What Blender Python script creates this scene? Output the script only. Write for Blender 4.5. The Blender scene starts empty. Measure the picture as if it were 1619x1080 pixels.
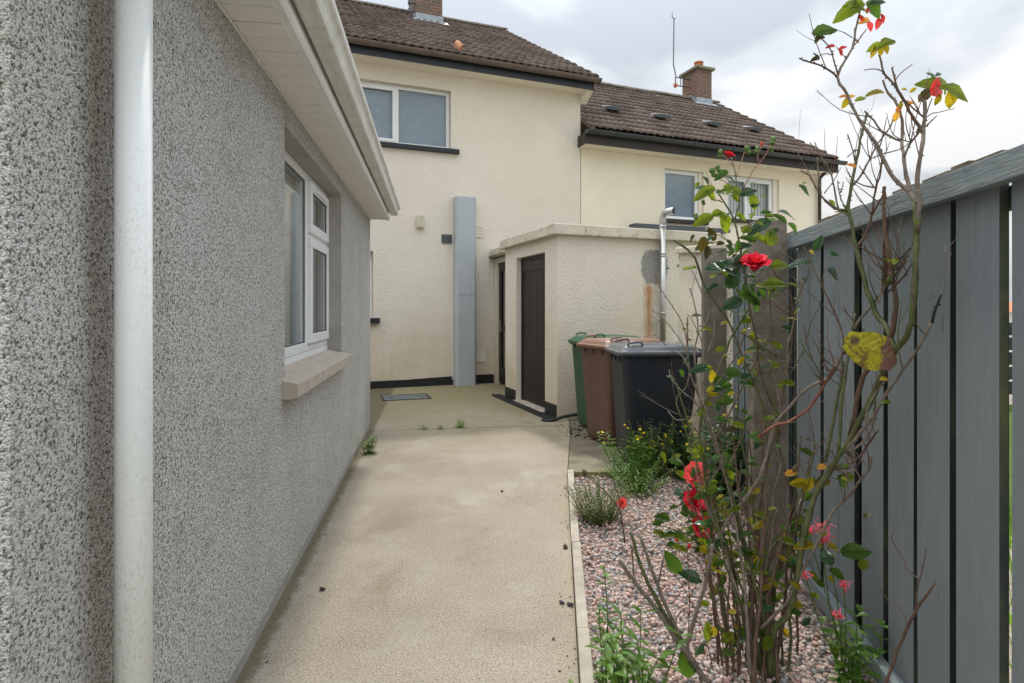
import bpy, bmesh, math, random
import numpy as np
from mathutils import Vector, Matrix

R = math.radians
rnd = random.Random(7)
scene = bpy.context.scene
COL = scene.collection

# ------------------------------------------------------------------ camera
CAMH = 1.35
cam_d = bpy.data.cameras.new('camera')
cam = bpy.data.objects.new('camera', cam_d)
COL.objects.link(cam)
cam.location = (0, 0, CAMH)
cam.rotation_euler = (R(90), 0, 0)
cam_d.sensor_width = 36
cam_d.lens = 900 / 1619 * 36
cam_d.shift_y = -52 / 1619
cam_d.clip_start = 0.02
cam_d.clip_end = 2000
scene.camera = cam

# ------------------------------------------------------------------ world, sun, exposure
SUN_AZ, SUN_EL = R(-2.0), R(57)
world = bpy.data.worlds.new('World')
scene.world = world
world.use_nodes = True
wn, wl = world.node_tree.nodes, world.node_tree.links
wn.clear()
w_out = wn.new('ShaderNodeOutputWorld')
w_bg = wn.new('ShaderNodeBackground')
w_bg.inputs['Strength'].default_value = 0.1
wl.new(w_bg.outputs[0], w_out.inputs[0])
sky = wn.new('ShaderNodeTexSky')
sky.sky_type = 'NISHITA'
sky.sun_disc = False
sky.sun_elevation = SUN_EL
sky.sun_rotation = SUN_AZ
sky.air_density = 1.0
sky.dust_density = 2.0
tc = wn.new('ShaderNodeTexCoord')
sep = wn.new('ShaderNodeSeparateXYZ')
wl.new(tc.outputs['Generated'], sep.inputs[0])


def wmath(op, a, b=None, clamp=False):
    n = wn.new('ShaderNodeMath')
    n.operation = op
    n.use_clamp = clamp
    for i, v in enumerate((a, b)):
        if v is None:
            continue
        if isinstance(v, (int, float)):
            n.inputs[i].default_value = v
        else:
            wl.new(v, n.inputs[i])
    return n.outputs[0]


zc = wmath('MAXIMUM', sep.outputs[2], 0.0)
den = wmath('ADD', zc, 0.22)
cx = wmath('DIVIDE', sep.outputs[0], den)
cy = wmath('DIVIDE', sep.outputs[1], den)
comb = wn.new('ShaderNodeCombineXYZ')
wl.new(cx, comb.inputs[0])
wl.new(cy, comb.inputs[1])
comb.inputs[2].default_value = 5.3
n1 = wn.new('ShaderNodeTexNoise')
n1.inputs['Scale'].default_value = 1.15
n1.inputs['Detail'].default_value = 7
n1.inputs['Roughness'].default_value = 0.52
n1.inputs['Distortion'].default_value = 0.35
wl.new(comb.outputs[0], n1.inputs['Vector'])
cr = wn.new('ShaderNodeValToRGB')
cr.color_ramp.interpolation = 'EASE'
els = cr.color_ramp.elements
els[0].position = 0.38
els[0].color = (0.46, 0.505, 0.55, 1)
els[1].position = 0.60
els[1].color = (0.95, 0.95, 0.94, 1)
e = els.new(0.49)
e.color = (0.64, 0.68, 0.715, 1)
wl.new(n1.outputs[0], cr.inputs[0])
# overcast luminance: zenith raised above CIE overcast to lift the shaded facade
lum = wmath('MULTIPLY', wmath('ADD', wmath('MULTIPLY', wmath('MULTIPLY', zc, zc), 2.3), 0.62), 10.0)
cl = wn.new('ShaderNodeVectorMath')
cl.operation = 'SCALE'
wl.new(cr.outputs[0], cl.inputs[0])
wl.new(lum, cl.inputs['Scale'])
mx = wn.new('ShaderNodeMix')
mx.data_type = 'RGBA'
mx.inputs['Factor'].default_value = 0.92
wl.new(sky.outputs[0], mx.inputs['A'])
wl.new(cl.outputs[0], mx.inputs['B'])
wl.new(mx.outputs['Result'], w_bg.inputs['Color'])

sun_d = bpy.data.lights.new('sun', 'SUN')
sun_d.energy = 1.6
sun_d.angle = R(3.5)
sun_d.color = (1.0, 0.95, 0.87)
sun = bpy.data.objects.new('sun', sun_d)
COL.objects.link(sun)
sdir = Vector((math.sin(SUN_AZ) * math.cos(SUN_EL), math.cos(SUN_AZ) * math.cos(SUN_EL), math.sin(SUN_EL)))
sun.rotation_euler = sdir.to_track_quat('Z', 'Y').to_euler()

scene.view_settings.view_transform = 'Standard'
scene.view_settings.look = 'None'
scene.view_settings.exposure = 0.52
scene.view_settings.gamma = 1.0
scene.view_settings.use_curve_mapping = False
scene.render.engine = 'CYCLES'
scene.cycles.max_bounces = 5
scene.cycles.diffuse_bounces = 3
scene.cycles.glossy_bounces = 3
scene.cycles.transmission_bounces = 3
scene.cycles.transparent_max_bounces = 8
scene.cycles.caustics_reflective = False
scene.cycles.caustics_refractive = False


# ------------------------------------------------------------------ helpers
class MB:
    """collects shapes, builds ONE mesh object"""

    def __init__(s):
        s.v, s.f = [], []

    def add(s, vs, fs):
        o = len(s.v)
        s.v += [tuple(q) for q in vs]
        s.f += [tuple(i + o for i in q) for q in fs]
        return s

    def box(s, x0, x1, y0, y1, z0, z1):
        vs = [(x, y, z) for x in (x0, x1) for y in (y0, y1) for z in (z0, z1)]
        return s.add(vs, [(0, 1, 3, 2), (4, 6, 7, 5), (0, 4, 5, 1), (2, 3, 7, 6), (0, 2, 6, 4), (1, 5, 7, 3)])

    def quad(s, *p):
        return s.add(p, [tuple(range(len(p)))])

    def prism_y(s, prof, y0, y1, closed=True, caps=True):
        """profile of (x,z) points swept along y"""
        n = len(prof)
        vs = [(x, y0, z) for x, z in prof] + [(x, y1, z) for x, z in prof]
        fs = [(i, (i + 1) % n, n + (i + 1) % n, n + i) for i in range(n if closed else n - 1)]
        if caps and closed:
            fs += [tuple(range(n))[::-1], tuple(range(n, 2 * n))]
        return s.add(vs, fs)

    def prism_x(s, prof, x0, x1, closed=True, caps=True):
        n = len(prof)
        vs = [(x0, y, z) for y, z in prof] + [(x1, y, z) for y, z in prof]
        fs = [(i, (i + 1) % n, n + (i + 1) % n, n + i) for i in range(n if closed else n - 1)]
        if caps and closed:
            fs += [tuple(range(n))[::-1], tuple(range(n, 2 * n))]
        return s.add(vs, fs)

    def prism_z(s, prof, z0, z1):
        n = len(prof)
        vs = [(x, y, z0) for x, y in prof] + [(x, y, z1) for x, y in prof]
        fs = [(i, (i + 1) % n, n + (i + 1) % n, n + i) for i in range(n)]
        fs += [tuple(range(n))[::-1], tuple(range(n, 2 * n))]
        return s.add(vs, fs)

    def tube(s, pts, rads, n=8, cap=True):
        pts = [Vector(p) for p in pts]
        if isinstance(rads, (int, float)):
            rads = [rads] * len(pts)
        vs, fs = [], []
        up = Vector((0.31, 0.17, 0.93)).normalized()
        t0 = (pts[1] - pts[0]).normalized()
        a = t0.cross(up)
        if a.length < 0.1:
            a = t0.cross(Vector((1, 0, 0)))
        a.normalize()
        for i, p in enumerate(pts):
            t = (pts[min(i + 1, len(pts) - 1)] - pts[max(i - 1, 0)])
            if t.length < 1e-7:
                t = t0
            t = t.normalized()
            a = (a - t * a.dot(t))
            a.normalize()
            b = t.cross(a)
            for k in range(n):
                an = 2 * math.pi * k / n
                vs.append(p + (a * math.cos(an) + b * math.sin(an)) * rads[i])
        for i in range(len(pts) - 1):
            for k in range(n):
                fs.append((i * n + k, i * n + (k + 1) % n, (i + 1) * n + (k + 1) % n, (i + 1) * n + k))
        if cap:
            fs.append(tuple(range(n))[::-1])
            fs.append(tuple(range((len(pts) - 1) * n, len(pts) * n)))
        return s.add(vs, fs)

    def rings(s, rings, cap=True):
        n = len(rings[0])
        vs = [p for r in rings for p in r]
        fs = []
        for i in range(len(rings) - 1):
            for k in range(n):
                fs.append((i * n + k, i * n + (k + 1) % n, (i + 1) * n + (k + 1) % n, (i + 1) * n + k))
        if cap:
            fs.append(tuple(range(n))[::-1])
            fs.append(tuple(range((len(rings) - 1) * n, len(rings) * n)))
        return s.add(vs, fs)

    def lathe(s, prof, cx=0, cy=0, n=16):
        return s.rings([[(cx + r * math.cos(2 * math.pi * k / n), cy + r * math.sin(2 * math.pi * k / n), z) for k in range(n)] for r, z in prof])

    def mesh(s, name, mat=None, smooth=False):
        me = bpy.data.meshes.new(name)
        me.from_pydata(s.v, [], s.f)
        if mat:
            me.materials.append(mat)
        if smooth:
            me.polygons.foreach_set('use_smooth', [True] * len(me.polygons))
        me.update()
        return me

    def build(s, name, mat, parent=None, smooth=False, bevel=0):
        o = bpy.data.objects.new(name, s.mesh(name, mat, smooth))
        COL.objects.link(o)
        o.parent = parent
        if bevel:
            m = o.modifiers.new('bevel', 'BEVEL')
            m.width = bevel
            m.segments = 2
            m.limit_method = 'ANGLE'
        return o


def place(name, me, parent=None, loc=(0, 0, 0), rot=(0, 0, 0), sc=(1, 1, 1)):
    o = bpy.data.objects.new(name, me)
    COL.objects.link(o)
    o.parent = parent
    o.location = loc
    o.rotation_euler = rot
    o.scale = sc
    return o


def tag(o, label=None, cat=None, group=None, kind=None):
    if label:
        o['label'] = label
    if cat:
        o['category'] = cat
    if group:
        o['group'] = group
    if kind:
        o['kind'] = kind
    return o


def thing(name, label, cat, loc=(0, 0, 0), rz=0, group=None):
    o = bpy.data.objects.new(name, None)
    o.empty_display_size = 0.1
    COL.objects.link(o)
    o.location = loc
    o.rotation_euler = (0, 0, rz)
    return tag(o, label, cat, group)


def wall_mesh(x0, x1, z0, z1, holes, depth, plane='y', outer=0.0):
    """slab with openings; face lies at `outer`, slab goes to outer+depth"""
    xs = sorted({x0, x1} | {h[0] for h in holes} | {h[1] for h in holes})
    zs = sorted({z0, z1} | {h[2] for h in holes} | {h[3] for h in holes})
    xs = [x for x in xs if x0 <= x <= x1]
    zs = [z for z in zs if z0 <= z <= z1]
    m = MB()

    def P(x, d, z):
        return (x, outer + d, z) if plane == 'y' else (outer + d, x, z)

    def hole(cx_, cz_):
        return any(h[0] < cx_ < h[1] and h[2] < cz_ < h[3] for h in holes)
    for i in range(len(xs) - 1):
        for j in range(len(zs) - 1):
            a, b, c, d = xs[i], xs[i + 1], zs[j], zs[j + 1]
            if hole((a + b) / 2, (c + d) / 2):
                continue
            m.quad(P(a, 0, c), P(b, 0, c), P(b, 0, d), P(a, 0, d))
            m.quad(P(a, depth, c), P(a, depth, d), P(b, depth, d), P(b, depth, c))
    for a, b, c, d in list(holes) + [(x0, x1, z0, z1)]:
        m.quad(P(a, 0, c), P(a, depth, c), P(a, depth, d), P(a, 0, d))
        m.quad(P(b, 0, c), P(b, 0, d), P(b, depth, d), P(b, depth, c))
        m.quad(P(a, 0, c), P(b, 0, c), P(b, depth, c), P(a, depth, c))
        m.quad(P(a, 0, d), P(a, depth, d), P(b, depth, d), P(b, 0, d))
    return m


# ------------------------------------------------------------------ materials
class Mat:
    def __init__(s, name, rough=0.8, spec=0.3, metal=0.0, col=(0.5, 0.5, 0.5)):
        s.m = bpy.data.materials.new(name)
        s.m.use_nodes = True
        s.n, s.l = s.m.node_tree.nodes, s.m.node_tree.links
        s.p = s.n['Principled BSDF']
        s.p.inputs['Roughness'].default_value = rough
        s.p.inputs['Specular IOR Level'].default_value = spec
        s.p.inputs['Metallic'].default_value = metal
        s.p.inputs['Base Color'].default_value = (*col, 1)
        s.tc = None

    def set(s, sock, v):
        if isinstance(v, (int, float)):
            sock.default_value = v
        elif isinstance(v, tuple):
            sock.default_value = (*v, 1) if len(v) == 3 and sock.type == 'RGBA' else v
        else:
            s.l.new(v, sock)

    def coord(s, scale=(1, 1, 1)):
        if s.tc is None:
            s.tc = s.n.new('ShaderNodeTexCoord')
        if scale == (1, 1, 1):
            return s.tc.outputs['Object']
        m = s.n.new('ShaderNodeMapping')
        m.inputs['Scale'].default_value = scale
        s.l.new(s.tc.outputs['Object'], m.inputs[0])
        return m.outputs[0]

    def xyz(s):
        n = s.n.new('ShaderNodeSeparateXYZ')
        s.l.new(s.coord(), n.inputs[0])
        return n.outputs

    def noise(s, scale, detail=3, rough=0.5, stretch=(1, 1, 1), dist=0):
        n = s.n.new('ShaderNodeTexNoise')
        n.inputs['Scale'].default_value = scale
        n.inputs['Detail'].default_value = detail
        n.inputs['Roughness'].default_value = rough
        n.inputs['Distortion'].default_value = dist
        s.l.new(s.coord(stretch), n.inputs['Vector'])
        return n.outputs[0]

    def voro(s, scale, out='Distance', feature='F1', stretch=(1, 1, 1), rnd_=1.0):
        n = s.n.new('ShaderNodeTexVoronoi')
        n.feature = feature
        n.inputs['Scale'].default_value = scale
        n.inputs['Randomness'].default_value = rnd_
        s.l.new(s.coord(stretch), n.inputs['Vector'])
        return n.outputs[out]

    def math(s, op, a, b=0.0, clamp=False):
        n = s.n.new('ShaderNodeMath')
        n.operation = op
        n.use_clamp = clamp
        s.set(n.inputs[0], a)
        s.set(n.inputs[1], b)
        return n.outputs[0]

    def ramp(s, fac, stops):
        n = s.n.new('ShaderNodeValToRGB')
        e = n.color_ramp.elements
        while len(e) < len(stops):
            e.new(0.5)
        for el, (p, c) in zip(e, stops):
            el.position = p
            el.color = (c, c, c, 1) if isinstance(c, (int, float)) else (*c, 1)
        s.l.new(fac, n.inputs[0])
        return n.outputs[0]

    def mix(s, fac, a, b, mode='MIX'):
        n = s.n.new('ShaderNodeMix')
        n.data_type = 'RGBA'
        n.blend_type = mode
        s.set(n.inputs['Factor'], fac)
        s.set(n.inputs['A'], a)
        s.set(n.inputs['B'], b)
        return n.outputs['Result']

    def rand(s):
        return s.n.new('ShaderNodeObjectInfo').outputs['Random']

    def island(s):
        return s.n.new('ShaderNodeNewGeometry').outputs['Random Per Island']

    def color(s, c):
        s.set(s.p.inputs['Base Color'], c)
        return s

    def bump(s, h, strength=0.5, dist=0.01):
        n = s.n.new('ShaderNodeBump')
        n.inputs['Strength'].default_value = strength
        n.inputs['Distance'].default_value = dist
        s.l.new(h, n.inputs['Height'])
        s.l.new(n.outputs[0], s.p.inputs['Normal'])
        return s


M = {}


def simple(name, col, rough=0.6, spec=0.4, metal=0, var=0.12, scale=9.0, bump=0.0, bscale=60):
    a = Mat(name, rough, spec, metal)
    n = a.noise(scale, 5, 0.6)
    lo = tuple(c * (1 - var) for c in col)
    hi = tuple(min(1, c * (1 + var)) for c in col)
    a.color(a.ramp(n, [(0.3, lo), (0.7, hi)]))
    if bump:
        a.bump(a.noise(bscale, 4, 0.6), bump, 0.004)
    M[name] = a.m
    return a


# grey pebble-dash of the bungalow
a = Mat('grey_pebbledash', 0.9, 0.2)
v1 = a.voro(210, 'Color')
v1d = a.voro(210, 'Distance')
sepc = a.n.new('ShaderNodeSeparateColor')
a.l.new(v1, sepc.inputs[0])
fine = a.noise(100, 3, 0.75)
base = a.ramp(sepc.outputs[0], [(0.0, (0.10, 0.092, 0.08)), (0.14, (0.24, 0.225, 0.20)), (0.30, (0.56, 0.555, 0.54)), (1.0, (0.80, 0.80, 0.79))])
base = a.mix(a.ramp(fine, [(0.45, 0.0), (0.62, 0.85)]), base, (0.76, 0.76, 0.75))
base = a.mix(a.ramp(fine, [(0.30, 0.85), (0.42, 0.0)]), base, (0.10, 0.092, 0.08))
base = a.mix(a.ramp(a.noise(92, 3, 0.7), [(0.55, 0.0), (0.63, 0.85)]), base, (0.14, 0.125, 0.105))
base = a.mix(a.ramp(a.noise(9, 4, 0.7), [(0.52, 0.0), (0.72, 0.45)]), base, (0.62, 0.59, 0.54), 'MULTIPLY')
big = a.noise(1.6, 5, 0.6)
base = a.mix(a.ramp(big, [(0.38, 0.0), (0.62, 0.5)]), base, (0.88, 0.85, 0.79), 'MULTIPLY')
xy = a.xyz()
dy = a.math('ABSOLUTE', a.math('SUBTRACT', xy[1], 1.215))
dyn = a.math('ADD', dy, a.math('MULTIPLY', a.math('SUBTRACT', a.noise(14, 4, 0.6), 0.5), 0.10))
base = a.mix(a.ramp(dyn, [(0.03, 0.8), (0.10, 0.0)]), base, (0.52, 0.48, 0.43), 'MULTIPLY')  # band behind the downpipe: dirt and pipe shadow both painted into the colour
run = a.noise(7, 3, 0.5, (1, 1, 0.12))
base = a.mix(a.ramp(run, [(0.54, 0.0), (0.74, 0.16)]), base, (0.62, 0.60, 0.55), 'MULTIPLY')
a.color(base)
hgt = a.math('ADD', a.math('MULTIPLY', a.math('SUBTRACT', 1.0, v1d), 1.0), a.math('MULTIPLY', fine, 1.4))
a.bump(hgt, 0.9, 0.006)
M['dash'] = a.m


def cream(name, base_hi, base_lo, bstr, marks=False):
    a = Mat(name, 0.85, 0.2)
    n = a.noise(1.3, 5, 0.65)
    c = a.ramp(n, [(0.35, base_lo), (0.62, base_hi)])
    z = a.xyz()[2]
    # algae and splash stains on the lower wall, ragged outline of their own
    zn = a.math('ADD', z, a.math('MULTIPLY', a.math('SUBTRACT', a.noise(1.9, 6, 0.7), 0.5), 3.2))
    st = a.ramp(a.math('DIVIDE', zn, 3.0), [(0.0, 0.6), (0.45, 0.0)])
    c = a.mix(st, c, (0.78, 0.68, 0.54), 'MULTIPLY')
    run = a.noise(4.5, 4, 0.6, (1, 1, 0.16))
    c = a.mix(a.ramp(run, [(0.60, 0.0), (0.82, 0.35)]), c, (0.78, 0.75, 0.66), 'MULTIPLY')
    spk = a.noise(34, 3, 0.7)
    c = a.mix(a.ramp(spk, [(0.58, 0.0), (0.75, 0.3)]), c, (0.6, 0.54, 0.42), 'MULTIPLY')
    if marks:
        # bare mortar round the flue and the rust run that starts below it
        q = a.xyz()
        wob = a.math('MULTIPLY', a.math('SUBTRACT', a.noise(17, 6, 0.8), 0.5), 2.2)
        ex = a.math('DIVIDE', a.math('SUBTRACT', q[0], 1.41), 0.21)
        ez = a.math('DIVIDE', a.math('SUBTRACT', q[2], 1.89), 0.235)
        rr = a.math('ADD', a.math('ADD', a.math('POWER', a.math('ABSOLUTE', ex), 3.0), a.math('POWER', a.math('ABSOLUTE', ez), 3.0)), wob)
        pm = a.ramp(rr, [(0.80, 0.95), (0.98, 0.0)])
        pcol = a.ramp(a.noise(26, 5, 0.7), [(0.3, (0.25, 0.24, 0.225)), (0.7, (0.42, 0.41, 0.385))])
        rx = a.math('ADD', a.math('ABSOLUTE', a.math('SUBTRACT', q[0], 1.315)), a.math('MULTIPLY', a.math('SUBTRACT', a.noise(14, 6, 0.75, (2.2, 1, 0.5)), 0.5), 0.22))
        rm = a.math('MULTIPLY', a.ramp(rx, [(0.01, 1.0), (0.095, 0.0)]), a.ramp(a.math('DIVIDE', q[2], 2.0), [(0.30, 0.5), (0.80, 1.0), (0.86, 0.0)]))
        rcol = a.ramp(a.noise(12, 5, 0.7, (3, 1, 0.5)), [(0.3, (0.42, 0.14, 0.03)), (0.7, (0.70, 0.38, 0.16))])
        c = a.mix(rm, c, rcol)
        c = a.mix(pm, c, pcol)
    a.color(c)
    h = a.math('ADD', a.noise(75, 4, 0.6), a.math('MULTIPLY', a.voro(55, 'Distance', 'SMOOTH_F1'), 0.7))
    a.bump(h, bstr, 0.022)
    M[name] = a.m
    return a


cream('cream_render', (0.88, 0.815, 0.71), (0.85, 0.78, 0.67), 0.8)
cream('cream_render_pale', (0.87, 0.80, 0.69), (0.83, 0.755, 0.64), 0.85)
cream('cream_render_marked', (0.87, 0.80, 0.69), (0.83, 0.755, 0.64), 0.85, True)
simple('cream_smooth', (0.85, 0.785, 0.68), 0.8, 0.2, var=0.06, bump=0.15)
simple('neighbour_render', (0.87, 0.79, 0.645), 0.85, 0.2, var=0.04, scale=2.5, bump=0.35, bscale=45)
simple('smooth_plaster', (0.40, 0.385, 0.35), 0.85, 0.2, var=0.14, scale=7, bump=0.2)
a = simple('sill_concrete', (0.46, 0.405, 0.345), 0.9, 0.2, var=0.14, scale=14, bump=0.4, bscale=180)
simple('upvc', (0.84, 0.85, 0.86), 0.35, 0.45, var=0.02)
simple('soffit_board', (0.88, 0.87, 0.82), 0.5, 0.35, var=0.05, scale=6)
simple('soffit_trim', (0.88, 0.875, 0.85), 0.45, 0.4, var=0.06, scale=5)
simple('black_paint', (0.018, 0.019, 0.021), 0.5, 0.4, var=0.3, scale=12, bump=0.15)
simple('dark_fascia', (0.012, 0.017, 0.022), 0.4, 0.5, var=0.25, scale=5)
simple('brown_fascia', (0.035, 0.028, 0.025), 0.5, 0.4, var=0.2, scale=6)
simple('brown_gutter', (0.14, 0.105, 0.088), 0.45, 0.4, var=0.22, scale=6)
simple('black_gutter', (0.04, 0.045, 0.047), 0.35, 0.5, var=0.25, scale=5)
a = Mat('grey_boxing', 0.42, 0.4)
c = a.ramp(a.noise(2, 4, 0.6), [(0.3, (0.40, 0.44, 0.465)), (0.7, (0.46, 0.50, 0.525))])
c = a.mix(a.ramp(a.noise(9, 5, 0.7, (2.5, 2.5, 0.12)), [(0.54, 0.0), (0.74, 0.45)]), c, (0.30, 0.32, 0.31))
c = a.mix(a.ramp(a.noise(30, 4, 0.7), [(0.62, 0.0), (0.74, 0.4)]), c, (0.27, 0.28, 0.24))
a.color(c)
M['grey_boxing'] = a.m
simple('vent_grey', (0.085, 0.095, 0.105), 0.5, 0.4)
simple('light_body', (0.62, 0.58, 0.46), 0.45, 0.4, var=0.08)
simple('terracotta', (0.56, 0.20, 0.10), 0.8, 0.2, var=0.2, scale=6, bump=0.2)
simple('terracotta_pale', (0.66, 0.34, 0.22), 0.8, 0.2, var=0.25, scale=9)
simple('lead', (0.34, 0.39, 0.43), 0.5, 0.4, var=0.22, scale=9, bump=0.2)
simple('cap_stone', (0.23, 0.23, 0.17), 0.9, 0.2, var=0.25, scale=8, bump=0.3)
simple('aerial_metal', (0.12, 0.12, 0.13), 0.5, 0.5, 0.4)
simple('steel', (0.50, 0.495, 0.48), 0.42, 0.5, 1.0, var=0.12, scale=5)
simple('curtain', (0.78, 0.78, 0.76), 0.9, 0.1, var=0.05)
simple('room_dark', (0.10, 0.10, 0.10), 0.9, 0.1)
simple('room_grey', (0.27, 0.315, 0.35), 0.9, 0.1)
simple('cane_grey', (0.20, 0.165, 0.135), 0.85, 0.2, var=0.35, scale=40, bump=0.4, bscale=120)
simple('cane_brown', (0.135, 0.088, 0.062), 0.8, 0.25, var=0.35, scale=40, bump=0.35, bscale=120)
simple('cane_green', (0.10, 0.115, 0.045), 0.6, 0.35, var=0.4, scale=26, bump=0.25, bscale=100)
simple('cane_red', (0.20, 0.075, 0.05), 0.65, 0.3, var=0.35, scale=30)
simple('stem_green', (0.09, 0.16, 0.035), 0.6, 0.3, var=0.25, scale=20)
simple('soil', (0.075, 0.058, 0.045), 0.95, 0.1, var=0.4, scale=14, bump=0.6)
simple('yellow_petal', (0.85, 0.62, 0.02), 0.6, 0.2, var=0.1)

# gutter/fascia grime on the white bungalow eave
a = Mat('dirty_upvc', 0.45, 0.4)
n = a.noise(5, 6, 0.7, (6, 1, 1))
n2 = a.noise(3.0, 5, 0.7, (1, 3.5, 1))
c = a.ramp(n, [(0.3, (0.58, 0.57, 0.52)), (0.65, (0.78, 0.78, 0.75))])
c = a.mix(a.ramp(n2, [(0.5, 0.0), (0.72, 0.6)]), c, (0.44, 0.45, 0.36))
a.color(c)
M['dirty_upvc'] = a.m

# white downpipe with algae freckles
a = Mat('downpipe_white', 0.38, 0.45)
n = a.noise(3.2, 5, 0.7, (1, 1, 0.6))
f = a.noise(190, 4, 0.75, (1, 1, 0.45))
mask = a.math('MULTIPLY', a.ramp(n, [(0.40, 0.05), (0.62, 1.0)]), a.ramp(f, [(0.54, 0.0), (0.62, 1.0)]))
c = a.mix(a.math('MULTIPLY', mask, 0.75), (0.82, 0.845, 0.86), (0.36, 0.39, 0.22))
c = a.mix(a.ramp(a.noise(1.4, 3, 0.5), [(0.42, 0.0), (0.72, 0.35)]), c, (0.66, 0.70, 0.60))
a.color(c)
a.bump(f, 0.05, 0.001)
M['downpipe'] = a.m

# concrete path
a = Mat('path_concrete', 0.92, 0.15)
g = a.noise(120, 3, 0.8)
g2 = a.noise(46, 4, 0.7)
big = a.noise(0.9, 6, 0.62)
c = a.ramp(big, [(0.36, (0.305, 0.265, 0.21)), (0.62, (0.40, 0.352, 0.287))])
c = a.mix(a.ramp(g, [(0.36, 0.95), (0.49, 0.0)]), c, (0.15, 0.12, 0.085))
c = a.mix(a.ramp(g, [(0.53, 0.0), (0.68, 0.7)]), c, (0.54, 0.485, 0.41))
c = a.mix(a.ramp(g2, [(0.55, 0.0), (0.70, 0.55)]), c, (0.24, 0.195, 0.14))
pk = a.voro(34, 'Distance')
c = a.mix(a.ramp(pk, [(0.05, 0.75), (0.11, 0.0)]), c, (0.14, 0.115, 0.09))
pits = a.ramp(a.noise(11, 5, 0.75), [(0.64, 0.0), (0.72, 0.3)])
c = a.mix(pits, c, (0.25, 0.20, 0.15))
pale = a.ramp(a.noise(1.7, 6, 0.68, dist=0.4), [(0.56, 0.0), (0.72, 0.55)])
c = a.mix(pale, c, (0.46, 0.425, 0.365))
damp = a.ramp(a.noise(1.1, 7, 0.72, dist=0.8), [(0.52, 0.0), (0.66, 0.5)])
c = a.mix(damp, c, (0.66, 0.62, 0.54), 'MULTIPLY')
p = a.xyz()
# algae film on the far, damp end
yn = a.math('ADD', p[1], a.math('MULTIPLY', a.math('SUBTRACT', a.noise(0.8, 6, 0.7), 0.5), 3.0))
moss = a.ramp(a.math('DIVIDE', yn, 10.0), [(0.52, 0.0), (0.85, 0.75)])
c = a.mix(moss, c, (0.245, 0.22, 0.115))
edge = a.math('ADD', a.math('SUBTRACT', p[0], a.math('MULTIPLY', p[1], 0.0805)), a.math('MULTIPLY', a.math('SUBTRACT', a.noise(3.0, 6, 0.7), 0.5), 0.5))
c = a.mix(a.ramp(edge, [(0.0, 0.0), (0.12, 0.35)]), c, (0.40, 0.35, 0.20))
mpatch = a.ramp(a.noise(2.3, 6, 0.72), [(0.60, 0.0), (0.74, 0.6)])
mpatch = a.math('MULTIPLY', mpatch, a.ramp(a.math('DIVIDE', p[1], 10.0), [(0.4, 0.0), (0.66, 1.0)]))
c = a.mix(mpatch, c, (0.16, 0.165, 0.055))
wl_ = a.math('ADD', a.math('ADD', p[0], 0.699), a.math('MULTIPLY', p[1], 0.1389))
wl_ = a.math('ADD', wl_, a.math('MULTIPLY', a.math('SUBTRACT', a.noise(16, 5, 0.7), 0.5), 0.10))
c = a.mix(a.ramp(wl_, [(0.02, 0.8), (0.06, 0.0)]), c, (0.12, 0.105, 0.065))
a.color(c)
a.bump(a.math('ADD', g, a.math('MULTIPLY', g2, 0.8)), 0.32, 0.005)
M['path'] = a.m
simple('bin_stand_concrete', (0.20, 0.175, 0.125), 0.9, 0.15, var=0.35, scale=4, bump=0.5, bscale=90)
simple('edging_concrete', (0.43, 0.385, 0.32), 0.9, 0.15, var=0.2, scale=8, bump=0.4, bscale=120)
simple('edging_moss', (0.20, 0.19, 0.10), 0.9, 0.15, var=0.4, scale=10, bump=0.4, bscale=120)
a = Mat('coping_stone', 0.9, 0.15)
c = a.ramp(a.noise(4, 5, 0.65), [(0.3, (0.56, 0.50, 0.41)), (0.7, (0.72, 0.66, 0.56))])
c = a.mix(a.ramp(a.noise(7, 6, 0.75, (1, 1, 1.4)), [(0.56, 0.0), (0.66, 0.75)]), c, (0.30, 0.27, 0.21))
c = a.mix(a.ramp(a.noise(22, 5, 0.75), [(0.62, 0.0), (0.68, 0.9)]), c, (0.07, 0.065, 0.055))
a.color(c)
a.bump(a.noise(45, 5, 0.7), 0.6, 0.012)
M['coping_stone'] = a.m
a = Mat('post_concrete', 0.95, 0.1)
c = a.ramp(a.noise(9, 6, 0.7), [(0.3, (0.11, 0.095, 0.075)), (0.7, (0.26, 0.235, 0.195))])
c = a.mix(a.ramp(a.noise(70, 3, 0.7), [(0.55, 0.0), (0.7, 0.6)]), c, (0.09, 0.08, 0.065))
a.color(c)
a.bump(a.noise(60, 5, 0.7), 0.5, 0.006)
M['post_concrete'] = a.m

# ground, lawn
a = Mat('yard_ground', 0.95, 0.1)
a.color(a.ramp(a.noise(0.6, 6, 0.7), [(0.3, (0.30, 0.27, 0.22)), (0.7, (0.38, 0.35, 0.29))]))
M['ground'] = a.m
a = Mat('lawn_green', 0.9, 0.1)
a.color(a.ramp(a.noise(3, 6, 0.7), [(0.3, (0.055, 0.085, 0.02)), (0.7, (0.10, 0.14, 0.04))]))
M['lawn'] = a.m

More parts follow.
